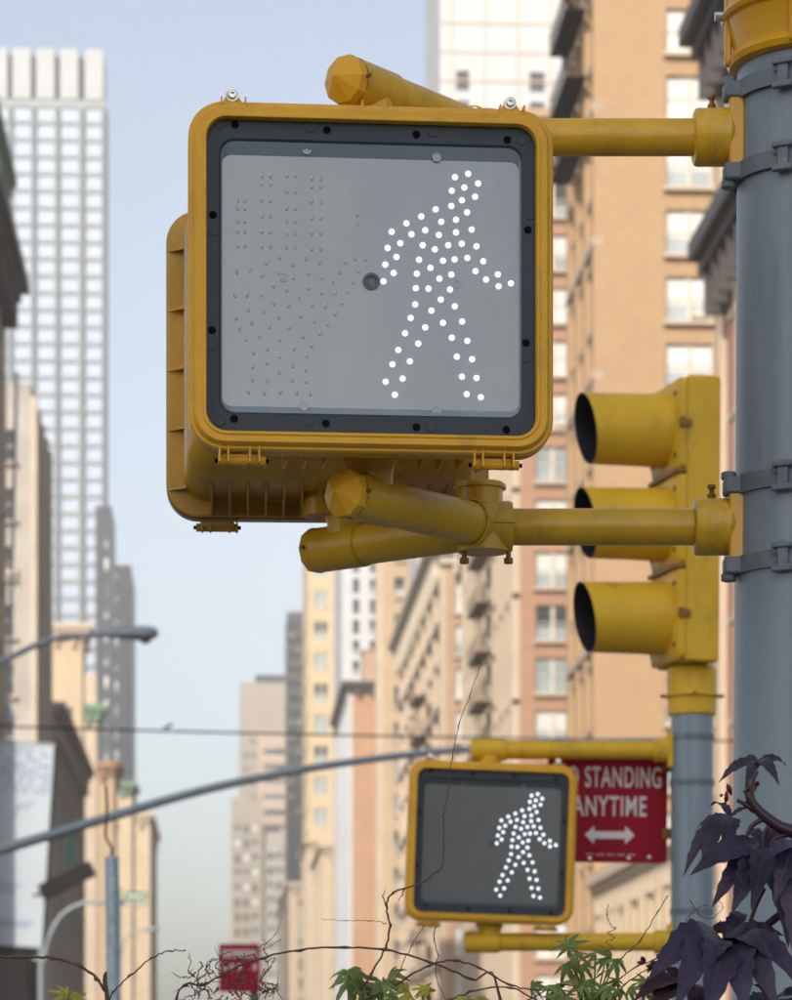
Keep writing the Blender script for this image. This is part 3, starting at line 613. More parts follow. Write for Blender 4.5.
# ------------------------------------------------------------------ brackets of the near pole
PX = 0.585; PY = 4.22; PR = 0.105
def facet_cap(b, p, d, r):
    b.lathe([(r,0),(r*1.02,0.006),(r*0.98,0.014),(0.0,0.034)], p, d, 10, False)
def bracket(label, z, lower):
    t = thing('signal_bracket', label, 'bracket', (PX-PR, PY, EYE+z), (0,0,0), 'signal brackets on the near pole')
    o = Vector((PX-PR, PY, EYE+z))
    L = lambda x, y, zz=0: Vector((x, y, EYE+z+zz)) - o
    T = L(at(487,0,PY).x, PY)
    fc = L(at(350,0,4.0).x, 3.985); rc = L(at(320,0,4.41).x, 4.405)
    Y = M['yellow_dirty']
    # arm and collar
    MB().tube([T+Vector((0.03,0,0)), Vector((-0.045,0,0))], 0.0258, 28).build('arm', Y, t, 30)
    c = MB().lathe([(0.034,-0.062),(0.0385,-0.060),(0.040,-0.056),(0.040,-0.012),(0.036,-0.006),(0.030,-0.004)], (0,0,0), (1,0,0), 28).build('collar', Y, t, 30)
    MB().lathe([(0.006,0.036),(0.006,0.046),(0.0035,0.047),(0.0035,0.053),(0.006,0.054),(0.0055,0.059),(0,0.060)], (-0.036,0,0), (0,0,1), 8).build('set_screw', M['rustbolt'], t)
    MB().box((-0.004,0,0),(0.022,0.072,0.125)).build('mounting_plate', M['yellow_gloss'], t, 30, 0.003)
    # tee casting
    b = MB(); b.lathe([(0.0,-0.036),(0.034,-0.036),(0.036,-0.030),(0.036,0.030),(0.034,0.036),(0.0,0.036)], T, (1,0,0), 28)
    b.tube([T+Vector((-0.005,0,-0.036)), T+Vector((-0.005,0,0.03))], 0.036, 28)
    b.box(T+Vector((0.004,-0.031,0.002)), (0.066,0.016,0.006))
    b.build('tee_casting', Y, t, 30, 0.001)
    if lower: MB().lathe([(0.0325,0.02),(0.0325,0.052),(0.037,0.053),(0.037,0.058),(0.034,0.061),(0,0.063)], T+Vector((-0.010,0,0)), (0,0,1), 28).build('tee_cap', Y, t, 30)
    for e, nm in ((fc,'front'),(rc,'rear')):
        d = (e-T).normalized(); n = (T-e).length
        b = MB(); b.tube([T+d*0.02, e+(-d)*0.06], 0.0300, 28); b.build('tube', Y, t, 30)
        b = MB(); b.lathe([(0.0345,0),(0.0345,0.006),(0.032,0.008)], T+d*0.034, d, 28, False); b.build('ring', Y, t, 30)
        b = MB(); b.lathe([(0.0305,-0.085),(0.0325,-0.082),(0.0325,0)], e, d, 28, False); b.build('end_casting', Y, t, 30)
        b = MB(); facet_cap(b, e, d, 0.033); cp = b.build('end_cap', M['yellow'] if nm == 'front' else Y, t, 8)
        MB().tube([e+d*0.004+Vector((0,0,0)) - d.cross(Vector((0,0,1)))*0.030, e+d*0.004-d.cross(Vector((0,0,1)))*0.039], 0.003, 8).build('set_screw', M['rustbolt'], cp)
        b = MB(); q = e - d*0.048
        if lower: b.tube([q, q+Vector((0,0,0.034)), q+Vector((0,0,0.052))], [0.029,0.027,0.033], 24)
        else: b.tube([q, q+Vector((0,0,-0.05)), q+Vector((0,0,-0.072))], [0.029,0.027,0.033], 24)
        b.build('saddle', Y, t, 30)
    for dx in (-0.032, 0.030):
        MB().lathe([(0.0035,0),(0.0035,0.010),(0.0065,0.011),(0.0065,0.018),(0.005,0.019),(0,0.019)], T+Vector((dx,-0.006,-0.034)), (0,0,-1), 8).build('bolt', M['rustbolt'], t)
    return t
bracket('upper yellow tube bracket above the large near pedestrian signal', 1.326, False)
bracket('lower yellow tube bracket with round cap under the large near pedestrian signal', 0.778, True)

# near pole with collar at its top
pole = thing('signal_pole', 'thick blue grey steel pole at the right edge with strap clamps', 'pole', (PX, PY, 0.14))
MB().lathe([(PR*1.16,0),(PR*1.12,1.0),(PR*1.02,2.4),(PR*0.985,3.2),(PR*0.985,3.7)], (0,0,0), (0,0,1), 64).build('shaft', M['greypole'], pole, 30)
MB().lathe([(0.2,0),(0.2,0.03),(0.17,0.25),(0.13,0.34),(PR*1.16,0.36)], (0,0,0), (0,0,1), 48).build('base', M['greypole'], pole, 30)
def strap(zc, parent, lugz):
    z = zc-0.14
    b = MB(); r = PR*1.0+0.0025
    loops = []
    for rr_, zz in ((r+0.001,-0.012),(r+0.0045,-0.012),(r+0.0045,0.012),(r+0.001,0.012)):
        loops.append([Vector((rr_*math.cos(2*math.pi*i/64), rr_*math.sin(2*math.pi*i/64), z+zz)) for i in range(64)])
    b.rings(loops+[loops[0]], False, False)
    s = b.build('strap', M['strap'], parent, 30)
    # end lug over the mounting plate, folded seam, buckle
    MB().box((-PR-0.008,-0.022,z),(0.028,0.034,0.0242)).build('lug', M['strap'], s, 30, 0.004)
    MB().tube([(-PR-0.014,-0.02,z+lugz*0.010),(-PR-0.014,-0.02,z+lugz*0.021)], 0.011, 12).build('lug_bolt', M['strap'], s, 30, 0.002)
    a = R(242); d = Vector((math.cos(a), math.sin(a), 0))
    q = Euler((0,0,a))
    bk = MB(); bk.box(d*(r+0.007)+Vector((0,0,z+0.004)), (0.007,0.016,0.036), q); bk.box(d*(r+0.009)+Vector((0,0,z+0.016)), (0.010,0.030,0.008), q); bk.box(d*(r+0.009)+Vector((0,0,z-0.016)), (0.010,0.030,0.009), q)
    bk.build('buckle', M['strap'], s, 30, 0.002)
    a2 = R(236); d2 = Vector((math.cos(a2), math.sin(a2), 0))
    MB().lathe([(0.0045,0),(0.0045,0.004),(0,0.006)], d2*(r+0.003)+Vector((0,0,z+0.008)), d2, 8).build('rivet', M['strap'], s)
for py, lg in ((97,1),(178,-1),(490,1),(569,-1)): strap(EYE+(HY-py)/F*PY, pole, lg)
co = MB().lathe([(0.110,-0.015),(0.116,-0.012),(0.119,-0.004),(0.116,0.003),(0.111,0.008),(0.1185,0.048),(0.1195,0.051),(0.125,0.054),(0.1275,0.060),(0.125,0.066),(0.1205,0.069),(0.121,0.20),(0.10,0.26)], (0,0,EYE+(HY-64)/F*PY-0.14+0.005), (0,0,1), 64).build('top_collar', M['yellow_gloss'], pole, 30)
zc = EYE+(HY-64)/F*PY-0.14+0.005
for a in (182, 250):
    d = Vector((math.cos(R(a)), math.sin(R(a)), 0))
    MB().box(d*0.1185+Vector((0,0,zc+0.09)), (0.010,0.012,0.2), Euler((0,0,R(a)))).build('fin', M['yellow_gloss'], co, 30, 0.003)
    MB().tube([d*0.118+Vector((0,0,zc+0.060)), d*0.137+Vector((0,0,zc+0.060))], 0.0065, 10).build('bolt', M['steel'], co, 30)

# ------------------------------------------------------------------ farther pole, its traffic light, brackets and sign
FY = 8.5
fx = at(692,0,FY).x
fp = thing('signal_pole', 'slimmer pale blue grey pole carrying the traffic light', 'pole', (fx, FY, 0.14))
ctop = EYE+(HY-668)/F*FY-0.14; cbot = EYE+(HY-716)/F*FY-0.14
MB().lathe([(0.075,0),(0.062,1.2),(0.060,ctop)], (0,0,0), (0,0,1), 40).build('shaft', M['greypole'], fp, 30)
cc = MB().lathe([(0.064,cbot),(0.068,cbot+0.006),(0.069,cbot+0.05),(0.078,cbot+0.053),(0.078,cbot+0.060),(0.069,cbot+0.063),(0.071,ctop-0.01),(0.066,ctop)], (0,0,0), (0,0,1), 40).build('top_collar', M['yellow_pole'], fp, 30)
for a in (180, 270, 0): MB().tube([Vector((0.074*math.cos(R(a)),0.074*math.sin(R(a)),cbot+0.056)), Vector((0.09*math.cos(R(a)),0.09*math.sin(R(a)),cbot+0.056))], 0.005, 8).build('bolt', M['rustbolt'], cc)
for py in (738, 783, 912, 957):
    z = EYE+(HY-py)/F*FY-0.14
    MB().lathe([(0.062,z-0.008),(0.0635,z-0.008),(0.0635,z+0.008),(0.062,z+0.008)], (0,0,0), (0,0,1), 40, False).build('strap', M['strap'], fp, 30)
# traffic light
tl = thing('traffic_light', 'yellow three lens traffic light in side view, visors pointing left', 'traffic light', (at(686,0,FY).x, FY, EYE+(HY-666)/F*FY), (0,R(1.2),R(-77)))
SH = 0.264
# body (tapered box with bevelled edges)
b = MB()
for k in range(3): pass
b.rings([[Vector((x*0.130, y, z)) for x, z in ((-1,0),(1,0),(1,SH*3),(-1,SH*3))] for y in (-0.045,0.055)])
b.box((0,0.015,SH*3+0.004),(0.2,0.09,0.012))
b.build('housing', M['yellow_pole'], tl, 0, 0.008)
for k, ln in enumerate(('green_lens','amber_lens','red_lens')):
    zc = SH*(k+0.5)
    dr = MB().rings([rr(0.131,SH/2-0.004,0.02,-0.046,5,0,zc), rr(0.131,SH/2-0.004,0.02,-0.062,5,0,zc), rr(0.118,SH/2-0.016,0.03,-0.070,5,0,zc)], True, True).build('door', M['yellow_pole'], tl, 30)
    MB().lathe([(0.1,0.071),(0.07,0.082),(0,0.09)], (0,0,zc), (0,-1,0), 28, False).build('lens', M[ln], dr, 60)
    v = MB(); n = 40; lo = []
    for r_, y_ in ((0.104,-0.070),(0.101,-0.13),(0.098,-0.30),(0.0955,-0.30),(0.0985,-0.13),(0.101,-0.070)):
        lo.append([Vector((r_*math.cos(2*math.pi*i/n), y_ + (0.018*math.sin(2*math.pi*i/n) if y_ < -0.2 else 0)*-1, zc + r_*math.sin(2*math.pi*i/n) + (0.05*(y_+0.07))*0.35)) for i in range(n)])
    v.rings(lo[:3], False, False)
    vi = v.build('visor', M['yellow_pole'], dr, 40)
    MB().rings(lo[2:], False, False).build('visor_lining', M['visor_in'], vi, 40)
    for sx in (-1,1):
        MB().box((sx*0.132,-0.05,zc),(0.014,0.035,0.02)).box((sx*0.138,-0.06,zc),(0.012,0.012,0.03)).build('latch', M['rustbolt'], dr, 0, 0.002)
        for dz in (-0.085,0.085): MB().lathe([(0.008,0),(0.008,0.006),(0,0.008)], (sx*0.105,-0.068,zc+dz), (0,-1,0), 10).build('screw', M['rustbolt'], dr)
    if k: MB().box((0,-0.06,SH*k),(0.262,0.03,0.012)).build('divider', M['rustbolt'], tl, 0, 0.002)
# straight arm brackets of the far signal
def straight(label, py, x0, hub):
    z = EYE+(HY-py)/F*FY
    t = thing('signal_bracket', label, 'bracket', (fx-0.06, FY, z), (0,0,0), 'signal brackets on the farther pole')
    xl = at(x0,0,FY).x-(fx-0.06)
    MB().tube([(xl+0.06,0,0),(-0.03,0,0)], 0.026, 24).build('arm', M['yellow_pole'], t, 30)
    b = MB().lathe([(0.0,-0.004),(0.028,0),(0.031,0.006),(0.031,0.095),(0.028,0.10)], (xl,0,0), (1,0,0), 24); b.build('end_casting', M['yellow_pole'], t, 30)
    MB().lathe([(0.026,-0.05),(0.034,-0.046),(0.034,-0.006),(0.026,-0.001)], (0,0,0), (1,0,0), 24).build('collar', M['yellow_pole'], t, 30)
    MB().box((-0.003,0,0),(0.014,0.06,0.1)).build('mounting_plate', M['yellow_pole'], t, 30, 0.002)
    xh = at(490,0,FY).x-(fx-0.06)
    MB().tube([(xh,0.0,0),(xh,0.0,hub*0.03),(xh,0.02,hub*0.065)], [0.026,0.030,0.044], 20).build('saddle', M['yellow_pole'], t, 30)
straight('upper yellow arm joining the smaller pedestrian signal to the farther pole', 750, 471, -1)
straight('lower yellow arm under the smaller pedestrian signal', 942, 465, 1)

def text_mesh(body, name, mat_, width, height, parent, loc, rot):
    c = bpy.data.curves.new(name, 'FONT'); c.body = body; c.align_x = 'CENTER'; c.align_y = 'CENTER'; c.extrude = 0.0; c.offset = 0.012; c.space_character = 1.12
    o = bpy.data.objects.new('tmp', c); COL.objects.link(o)
    dg = bpy.context.evaluated_depsgraph_get(); me = bpy.data.meshes.new_from_object(o.evaluated_get(dg))
    bpy.data.objects.remove(o); bpy.data.curves.remove(c)
    xs = [v.co.x for v in me.vertices]; ys = [v.co.y for v in me.vertices]
    sx, sy = width/(max(xs)-min(xs)), height/(max(ys)-min(ys)); cx, cy = (max(xs)+min(xs))/2, (max(ys)+min(ys))/2
    for v in me.vertices: v.co = Vector(((v.co.x-cx)*sx, (v.co.y-cy)*sy, 0))
    me.materials.clear(); me.materials.append(mat_); me.name = name
    return link(name, me, parent, loc, rot)
SYY = 8.57; kS = SYY/F
sg = thing('parking_sign', 'red sign reading no standing anytime with double arrow beside the farther pole', 'sign', at(607.5,807,SYY), (0,R(0.6),R(1)))
w2, h2 = 120*kS/2, 111*kS/2
pl = MB().rings([rr(w2,h2,0.012,0.0,5), rr(w2,h2,0.012,0.004,5)]).build('plate', M['signred'], sg, 30)
MB().rings([rr(w2-0.001,h2-0.001,0.012,0.0045,5), rr(w2-0.001,h2-0.001,0.012,0.0055,5)]).build('plate_back', M['signback'], sg, 30)
ry = (R(90),0,0)
text_mesh('NO STANDING', 'lettering', M['signwhite'], 105*kS, 21*kS, sg, ((608.5-607.5)*kS,-0.0015,(807-777)*kS), ry)
text_mesh('ANYTIME', 'lettering', M['signwhite'], 74*kS, 20*kS, sg, ((609.5-607.5)*kS,-0.0015,(807-806)*kS), ry)
ax, az = (610-607.5)*kS, (807-835)*kS
aw, hd, s1, s2 = 25*kS, 9.5*kS, 3.6*kS, 9*kS
MB().add([(ax+x,-0.0015,az+z) for x,z in ((-aw,0),(-aw+hd,s2),(-aw+hd,s1),(aw-hd,s1),(aw-hd,s2),(aw,0),(aw-hd,-s2),(aw-hd,-s1),(-aw+hd,-s1),(-aw+hd,-s2))],[tuple(range(10))]).build('double_arrow', M['signwhite'], sg, 0)
b = MB()
for i in range(20):
    if i % 4: b.box(((585+i*2.6-607.5)*kS, -0.0012, (807-854.5)*kS),(1.7*kS,0.001,1.2*kS))
b.build('fine_print', M['signwhite'], sg, 0)
for x, y in ((590,859),(629,858),(649.5,857)): MB().lathe([(0.006,0),(0.005,0.003),(0,0.004)], ((x-607.5)*kS,-0.001,(807-y)*kS), (0,-1,0), 10).build('rivet', M['steel'], sg)
for py in (766,833):
    MB().box((w2+0.004,0.0,(807-py)*kS),(0.035,0.012,0.03)).box((w2+0.02,0.02,(807-py)*kS),(0.02,0.03,0.016)).build('clip', M['rustbolt'], sg, 0, 0.002)

# ------------------------------------------------------------------ street furniture farther off
def small_sign(px0, px1, py0, py1, Y, label):
    k = Y/F
    t = thing('parking_sign', label, 'sign', (at((px0+px1)/2,0,Y).x, Y, 0.0), (0,0,R(4)))
    zc = EYE+(HY-(py0+py1)/2)*k; ww=(px1-px0)*k; hh=(py1-py0)*k
    MB().rings([rr(ww/2,hh/2,0.015,0,4,0,zc), rr(ww/2,hh/2,0.015,0.005,4,0,zc)]).build('plate', M['signred'], t, 30)
    b = MB()
    random.seed(3)
    for row, (zf, n, h) in enumerate(((0.30,7,0.17),(0.02,5,0.13))):
        for i in range(n):
            if random.random() < 0.85: b.box(((-0.36+i*0.72/(n-1))*ww, -0.003, zc+zf*hh), (0.07*ww, 0.001, h*hh))
    b.build('lettering', M['signwhite'], t, 0)
    MB().box((ww*0.36,0.05,zc-0.05),(0.06,0.06,hh*1.12)).build('sign_bracket', M['signback'], t, 0, 0.004)
    MB().tube([(ww*0.36,0.06,0),(ww*0.36,0.06,zc+hh*0.4)], 0.035, 12).build('post', M['galv'], t, 30)
small_sign(219, 260, 944, 992, 22.0, 'small blurred red parking sign low at centre left')
# pipe post with wire
pp = thing('pipe_post', 'upright galvanised pipe post with open top at lower left', 'post', (at(112,0,12.4).x, 12.4, 0.14))
zt = EYE+(HY-857)/F*12.4-0.14
MB().rings([[Vector((r*math.cos(2*math.pi*i/20)+ (zz-zt)*-0.012, r*math.sin(2*math.pi*i/20), zz)) for i in range(20)] for r, zz in ((0.031,0),(0.0285,zt-0.004),(0.0275,zt),(0.0225,zt),(0.022,zt-0.25))], True, True).build('pipe', M['galv'], pp, 30)
q = [at(x,y,12.4)-pp.location for x,y in ((110,860),(112,852),(111,846),(106,838),(106,826),(107,808),(106,786))]
MB().tube(spline(q,5), 0.006, 6).build('wire', M['twig'], pp, 40)

def cobra(label, pole_u, v, pts, Y, r0, r1, headlen, name='street_lamp'):
    base = UV(pole_u, v, 0.13)
    t = thing(name, label, 'street lamp', base)
    P = [at(x,y,Y) for x,y in pts]
    zt = P[0].z - 0.4
    MB().lathe([(0.13,0),(0.11,0.3),(0.09,2),(0.07,zt-0.13+0.8)], (0,0,0), (0,0,1), 16).build('pole', M['lampgrey'], t, 30)
    q = spline([base + Vector((0,0,zt-0.4))] + P, 6)
    n = len(q)
    MB().tube([p-base for p in q], [r0+(r1-r0)*i/(n-1) for i in range(n)], 12).build('arm', M['lampgrey'], t, 40)
    e = P[-1]-base; d = (P[-1]-P[-2]); d.z *= 0.3; d.normalize(); side = d.cross(Vector((0,0,1)))
    loops = []
    for f_, wv, hv, dz in ((0,0.05,0.05,0),(0.2,0.085,0.08,0.0),(0.45,0.12,0.10,0),(0.7,0.15,0.12,-0.01),(0.9,0.13,0.10,-0.01),(1.0,0.06,0.05,-0.01)):
        c = e + d*(f_*headlen) + Vector((0,0,dz))
        loops.append([c + side*math.cos(2*math.pi*i/14)*wv + Vector((0,0,math.sin(2*math.pi*i/14)*hv)) for i in range(14)])
    h = MB().rings(loops).build('lamp_head', M['lampgrey'], t, 50)
    c = e + d*(0.76*headlen) + Vector((0,0,-0.10))
    MB().lathe([(0.10,0),(0.09,0.04),(0.05,0.07),(0,0.08)], c, (0,0,-1), 14).build('lens_bowl', M['rustbolt'], h, 50)
    return t
cobra('cobra head street lamp on a curved grey arm at left', -9.5, 48, [(-160,716),(-60,683),(0,662),(50,640),(105,634)], 48, 0.06, 0.045, 0.85)
cobra('distant street lamp with curved pale arm beside the lower left facade', upx(42,90), 90, [(44,960),(50,935),(62,915),(80,904),(95,902)], 90, 0.07, 0.055, 0.9)
cobra('farthest tiny street lamp against the sky at lower left', upx(120,140), 140, [(122,950),(126,938),(133,932),(140,930)], 140, 0.06, 0.05, 0.9)
# mast arm
base = UV(-7.4, 28.2, 0.13)
ma = thing('mast_arm', 'long grey mast arm rising across the street from lower left', 'mast arm', base)
MB().lathe([(0.16,0),(0.14,0.5),(0.12,3.5),(0.11,5.5)], (0,0,0), (0,0,1), 20).build('pole', M['lampgrey'], ma, 30)
q = [base+Vector((0,0,1.75))] + [at(x,y,28) for x,y in ((-300,925),(-120,884),(0,850),(100,820),(200,791),(300,770),(400,755.5),(470,749),(560,742.5),(672,739.5))]
q = spline(q, 5); n = len(q)
MB().tube([p-base for p in q], [0.062+(0.022-0.062)*i/(n-1) for i in range(n)], 14).build('arm', M['lampgrey'], ma, 40)
# overhead wire and bird
wl = at(-700, 701, 46); wr = at(1500, 743, 46)
pts = [wl.lerp(wr, i/30) - Vector((0,0,0.22*math.sin(math.pi*i/30))) for i in range(31)]
tag(MB().tube(pts, 0.017, 6).build('overhead_wire', M['black'], None, 40), 'thin dark overhead wire strung across the street', 'wire')
pb = at(168, 729.5, 46)
bd = thing('bird', 'tiny dark bird perched on the overhead wire', 'bird', pb); bd.scale = (0.6,0.6,0.6)
b = MB(); loops = []
for x, z, r in ((-0.16,0.02,0.008),(-0.10,0.035,0.02),(-0.04,0.055,0.042),(0.02,0.075,0.05),(0.06,0.105,0.038),(0.085,0.135,0.034),(0.11,0.14,0.022),(0.14,0.135,0.004)):
    loops.append([Vector((x, r*math.cos(2*math.pi*i/10), z+r*math.sin(2*math.pi*i/10))) for i in range(10)])
b.rings(loops).build('body', M['feather'], bd, 60)
for s in (-1,1): MB().tube([(0.0,s*0.015,0.04),(0.01,s*0.015,-0.01)], 0.004, 5).build('leg', M['feather'], bd)
# banner sign on the left facade
bn = thing('banner_sign', 'tall white and pale blue banner sign on the left facade', 'banner', UV(-12, 150, vz(945,150)), (0,R(3.5),ST))
bw_ = upx(40,150)+12+0.35; bhh = vz(744,150)-vz(945,150)
MB().box((bw_/2-0.2,0,bhh/2),(bw_,0.12,bhh)).build('panel', M['bannerwhite'], bn, 0)
for (c, s) in (((bw_/2-0.2,0,bhh+0.06),(bw_+0.1,0.2,0.12)),((bw_/2-0.2,0,-0.25),(bw_+0.1,0.3,0.5)),((bw_-0.12,0,bhh/2),(0.16,0.2,bhh))):
    MB().box(c, s).build('frame', M['black'] if c[2] < 0.1 or c[0] > bw_*0.8 else M['lampgrey'], bn, 0)
b = MB(); random.seed(5)
for i in range(11):
    for j in range(9):
        if random.random() < 0.75: b.lathe([(0.07+0.05*random.random(),0),(0.05,0.004)], (0.1+i*0.25+0.06*(j%2), -0.062, bhh-0.25-j*0.26), (0,-1,0), 8)
b.build('dot_print', M['bannerblue'], bn, 0)['kind'] = 'stuff'
b = MB()
b.box((1.2,-0.063,bhh*0.66),(0.10,0.004,0.75),Euler((0,R(20),0))); b.box((1.45,-0.063,bhh*0.69),(0.5,0.004,0.12),Euler((0,R(-35),0))); b.box((1.85,-0.063,bhh*0.70),(0.10,0.004,0.65),Euler((0,R(35),0)))
b.build('emblem', M['bannerblue'], bn, 0)
b = MB()
for j,(z,wd) in enumerate(((0.30,1.5),(0.27,1.2),(0.12,2.2),(0.10,2.0))): b.box((0.2+wd/2,-0.063,bhh*z),(wd,0.004,0.12))
b.build('text_lines', M['bannerblue'], bn, 0)
# dark storefront canopy below
cp = thing('canopy', 'dark canopy box under the white banner sign', 'canopy', UV(-12, 148, 0), (0,0,ST))
MB().box((1.1,3,6.6),(2.6,7,2.4)).build('box', M['black'], cp, 0, 0.05)
for y in (0.6, 5.4): MB().tube([(2.0,y,0.13),(2.0,y,5.5)], 0.12, 12).build('column', M['lampgrey'], cp, 30)
# tilted black floodlight bar
p0, p1 = at(41,893,149), at(93,868,149)
fl = thing('floodlight', 'black slanted floodlight bar beside the white banner sign', 'floodlight', p0)
d = p1-p0; ang = math.atan2(d.z, d.x)
MB().box(d/2, (d.length, 0.5, 0.8), Euler((0,-ang,0))).build('body', M['black'], fl, 0, 0.05)
MB().tube([(0.1,0.1,0),(-1.2,0.4,-0.3)], 0.08, 8).build('arm', M['black'], fl)
# drainpipe with flared foot
d0, d1 = at(17,372,160), at(8.5,722,160)
dp = thing('drainpipe', 'pale drainpipe with flared foot in front of the grey left facade', 'pipe', d1)
MB().tube([(0,0,0.9), d0-d1], 0.10, 10).build('pipe', M['bannerwhite'], dp, 40)
MB().lathe([(0.36,0),(0.34,0.25),(0.12,0.9)], (0,0,0), (0,0,1), 14).build('flared_foot', M['bannerwhite'], dp, 40)
# teal banner, green street-name sign
tb = thing('flag', 'small teal flag hanging from the low tan building on the left', 'flag', at(71,866,205))
MB().rings([[Vector((x*0.26+0.05*math.sin(z*3),y,z)) for x,y in ((-1,-0.02),(1,-0.02),(1,0.02),(-1,0.02))] for z in (0,0.5,1.0,1.5,1.95)]).build('cloth', M['teal'], tb, 0)
MB().tube([(-0.9,0.3,1.9),(0.4,-0.05,2.05)], 0.03, 8).build('staff', M['black'], tb)
ss = thing('street_sign', 'small green street name sign near the base of the left facades', 'sign', UV(upx(120,100), 100, 0.13))
z_ = vz(897,100)-0.13
MB().box((0.55,0,z_),(0.75,0.03,0.3)).build('plate', M['signgreen'], ss, 0, 0.005)
b = MB()
for i in range(6): b.box((0.30+i*0.1,-0.018,z_),(0.055,0.002,0.12))
b.build('lettering', M['signwhite'], ss, 0)
MB().tube([(0,0,0),(0,0,z_+0.3)], 0.06, 10).build('post', M['lampgrey'], ss, 30)
MB().box((0.5,0.02,z_-0.28),(0.95,0.06,0.08)).build('arm', M['lampgrey'], ss, 0)

# ------------------------------------------------------------------ plants
def leaf_mesh(name, m, lobes, size, wid, droop, fold, serr=0.0, seed=0, nseg=12, roll=0.0, rib=None):
    """palmate leaf: x main axis, y sideways, z face normal; each lobe a folded, drooping strip"""
    rnd = random.Random(seed); b = MB(); ribs = []
    for ang, ln in lobes:
        a = R(ang + rnd.uniform(-6,6)); L = size*ln*rnd.uniform(0.92,1.08); dr = droop*rnd.uniform(0.7,1.35); tw = rnd.uniform(-0.35,0.35)+roll
        ca, sa = math.cos(a), math.sin(a); vs = []; fs = []
        for i in range(nseg+1):
            t = i/nseg
            wv = wid*L*(0.30*(1-t)+0.0)*(1 if t < 0.12 else 1) if False else wid*L*(math.sin(math.pi*min(1,(0.10+0.90*t)))**0.85)*(1.15-0.45*t)
            if i == nseg: wv = 0.0004
            if serr: wv *= 1 + serr*(1 if i % 2 else -1)
            x = L*t; z = -dr*L*t*t*(1+0.5*t); x -= 0.25*dr*L*t*t
            for s in (-1,0,1):
                yy = s*wv*math.cos(tw*t); zz = z + (abs(s)*fold*wv) + s*wv*math.sin(tw*t)
                vs.append((ca*x - sa*yy, sa*x + ca*yy, zz + 0.0006*rnd.uniform(-1,1)))
        for i in range(nseg):
            for s in (0,1):
                fs.append((i*3+s, i*3+s+1, (i+1)*3+s+1, (i+1)*3+s))
        b.add(vs, fs)
        if rib:
            cl = [Vector(vs[i*3+1]) for i in range(nseg+1)]; sv = Vector((-sa, ca, 0)); rv = []; rf = []
            for i, p in enumerate(cl):
                hw_ = 0.011*L*(1-0.8*i/nseg)
                rv += [p - sv*hw_ + Vector((0,0,0.0008)), p + Vector((0,0,0.0008+hw_*0.8)), p + sv*hw_ + Vector((0,0,0.0008))]
            for i in range(nseg):
                for q in (0,1): rf.append((i*3+q, i*3+q+1, (i+1)*3+q+1, (i+1)*3+q))
            ribs.append((len(b.f), len(b.f)+len(rf))); b.add(rv, rf)
    me = bpy.data.meshes.new(name); me.from_pydata(b.v, [], b.f); me.materials.append(m)
    if rib:
        me.materials.append(M[rib])
        for f0, f1 in ribs:
            for k in range(f0, f1): me.polygons[k].material_index = 1
    for p in me.polygons: p.use_smooth = True
    return me
PURP = [(0,1),(34,0.97),(-34,0.97),(72,0.84),(-72,0.84),(118,0.58),(-118,0.58)]
GRN = [(0,1),(38,0.85),(-38,0.85),(80,0.6),(-80,0.6)]
def orient(xdir, normal):
    x = Vector(xdir).normalized(); n = Vector(normal); n = (n - x*n.dot(x)).normalized(); y = n.cross(x)
    return Matrix((x, y, n)).transposed().to_euler()
LY = 3.45; kL = LY/F
pt = thing('castor_plant', 'dark purple plant with large pointed lobed leaves at lower right', 'plant', (0.50, LY+0.08, 0.62))
def plocal(px, py, Y=LY): return at(px,py,Y)-pt.location
# each leaf: heart of the leaf in photo pixels, distance, and the tip of each lobe (px, py, metres nearer)
LV = [((757,763,3.50),[(720,784,0.02),(747,790,0.04),(787,767,-0.02),(781,785,0.05),(738,766,-0.04)],0.13,0.16,'purple'),
      ((730,818,3.50),[(752,808,0.0),(680,876,0.03),(700,872,0.06),(724,860,0.08),(712,806,-0.05),(694,832,-0.03)],0.125,0.14,'purple'),
      ((764,846,3.46),[(693,879,0.06),(712,908,0.03),(733,916,0.07),(756,912,0.08),(790,948,0.05),(812,872,0.02),(744,832,-0.05),(790,826,-0.04)],0.14,0.10,'purple'),
      ((797,845,3.42),[(770,905,0.05),(789,955,0.06),(815,930,0.03),(760,862,0.05)],0.14,0.10,'purple'),
      ((725,942,3.43),[(652,985,0.10),(676,1010,0.12),(708,1026,0.13),(744,1020,0.12),(772,1012,0.11),(797,990,0.10),(784,938,0.0),(748,916,-0.05)],0.155,0.16,'purple'),
      ((712,934,3.50),[(677,927,0.0),(690,945,0.04),(735,925,-0.03)],0.18,0.06,'purple2'),
      ((760,945,3.50),[(792,958,0.03),(783,968,0.05),(775,935,-0.02)],0.16,0.08,'purple2'),
      ((690,985,3.44),[(632,1002,0.06),(650,1022,0.08),(700,1030,0.08),(655,968,0.0)],0.17,0.12,'purple2'),
      ((775,1000,3.40),[(735,1030,0.06),(792,1040,0.08),(815,1000,0.05),(752,985,0.0)],0.15,0.12,'purple')]
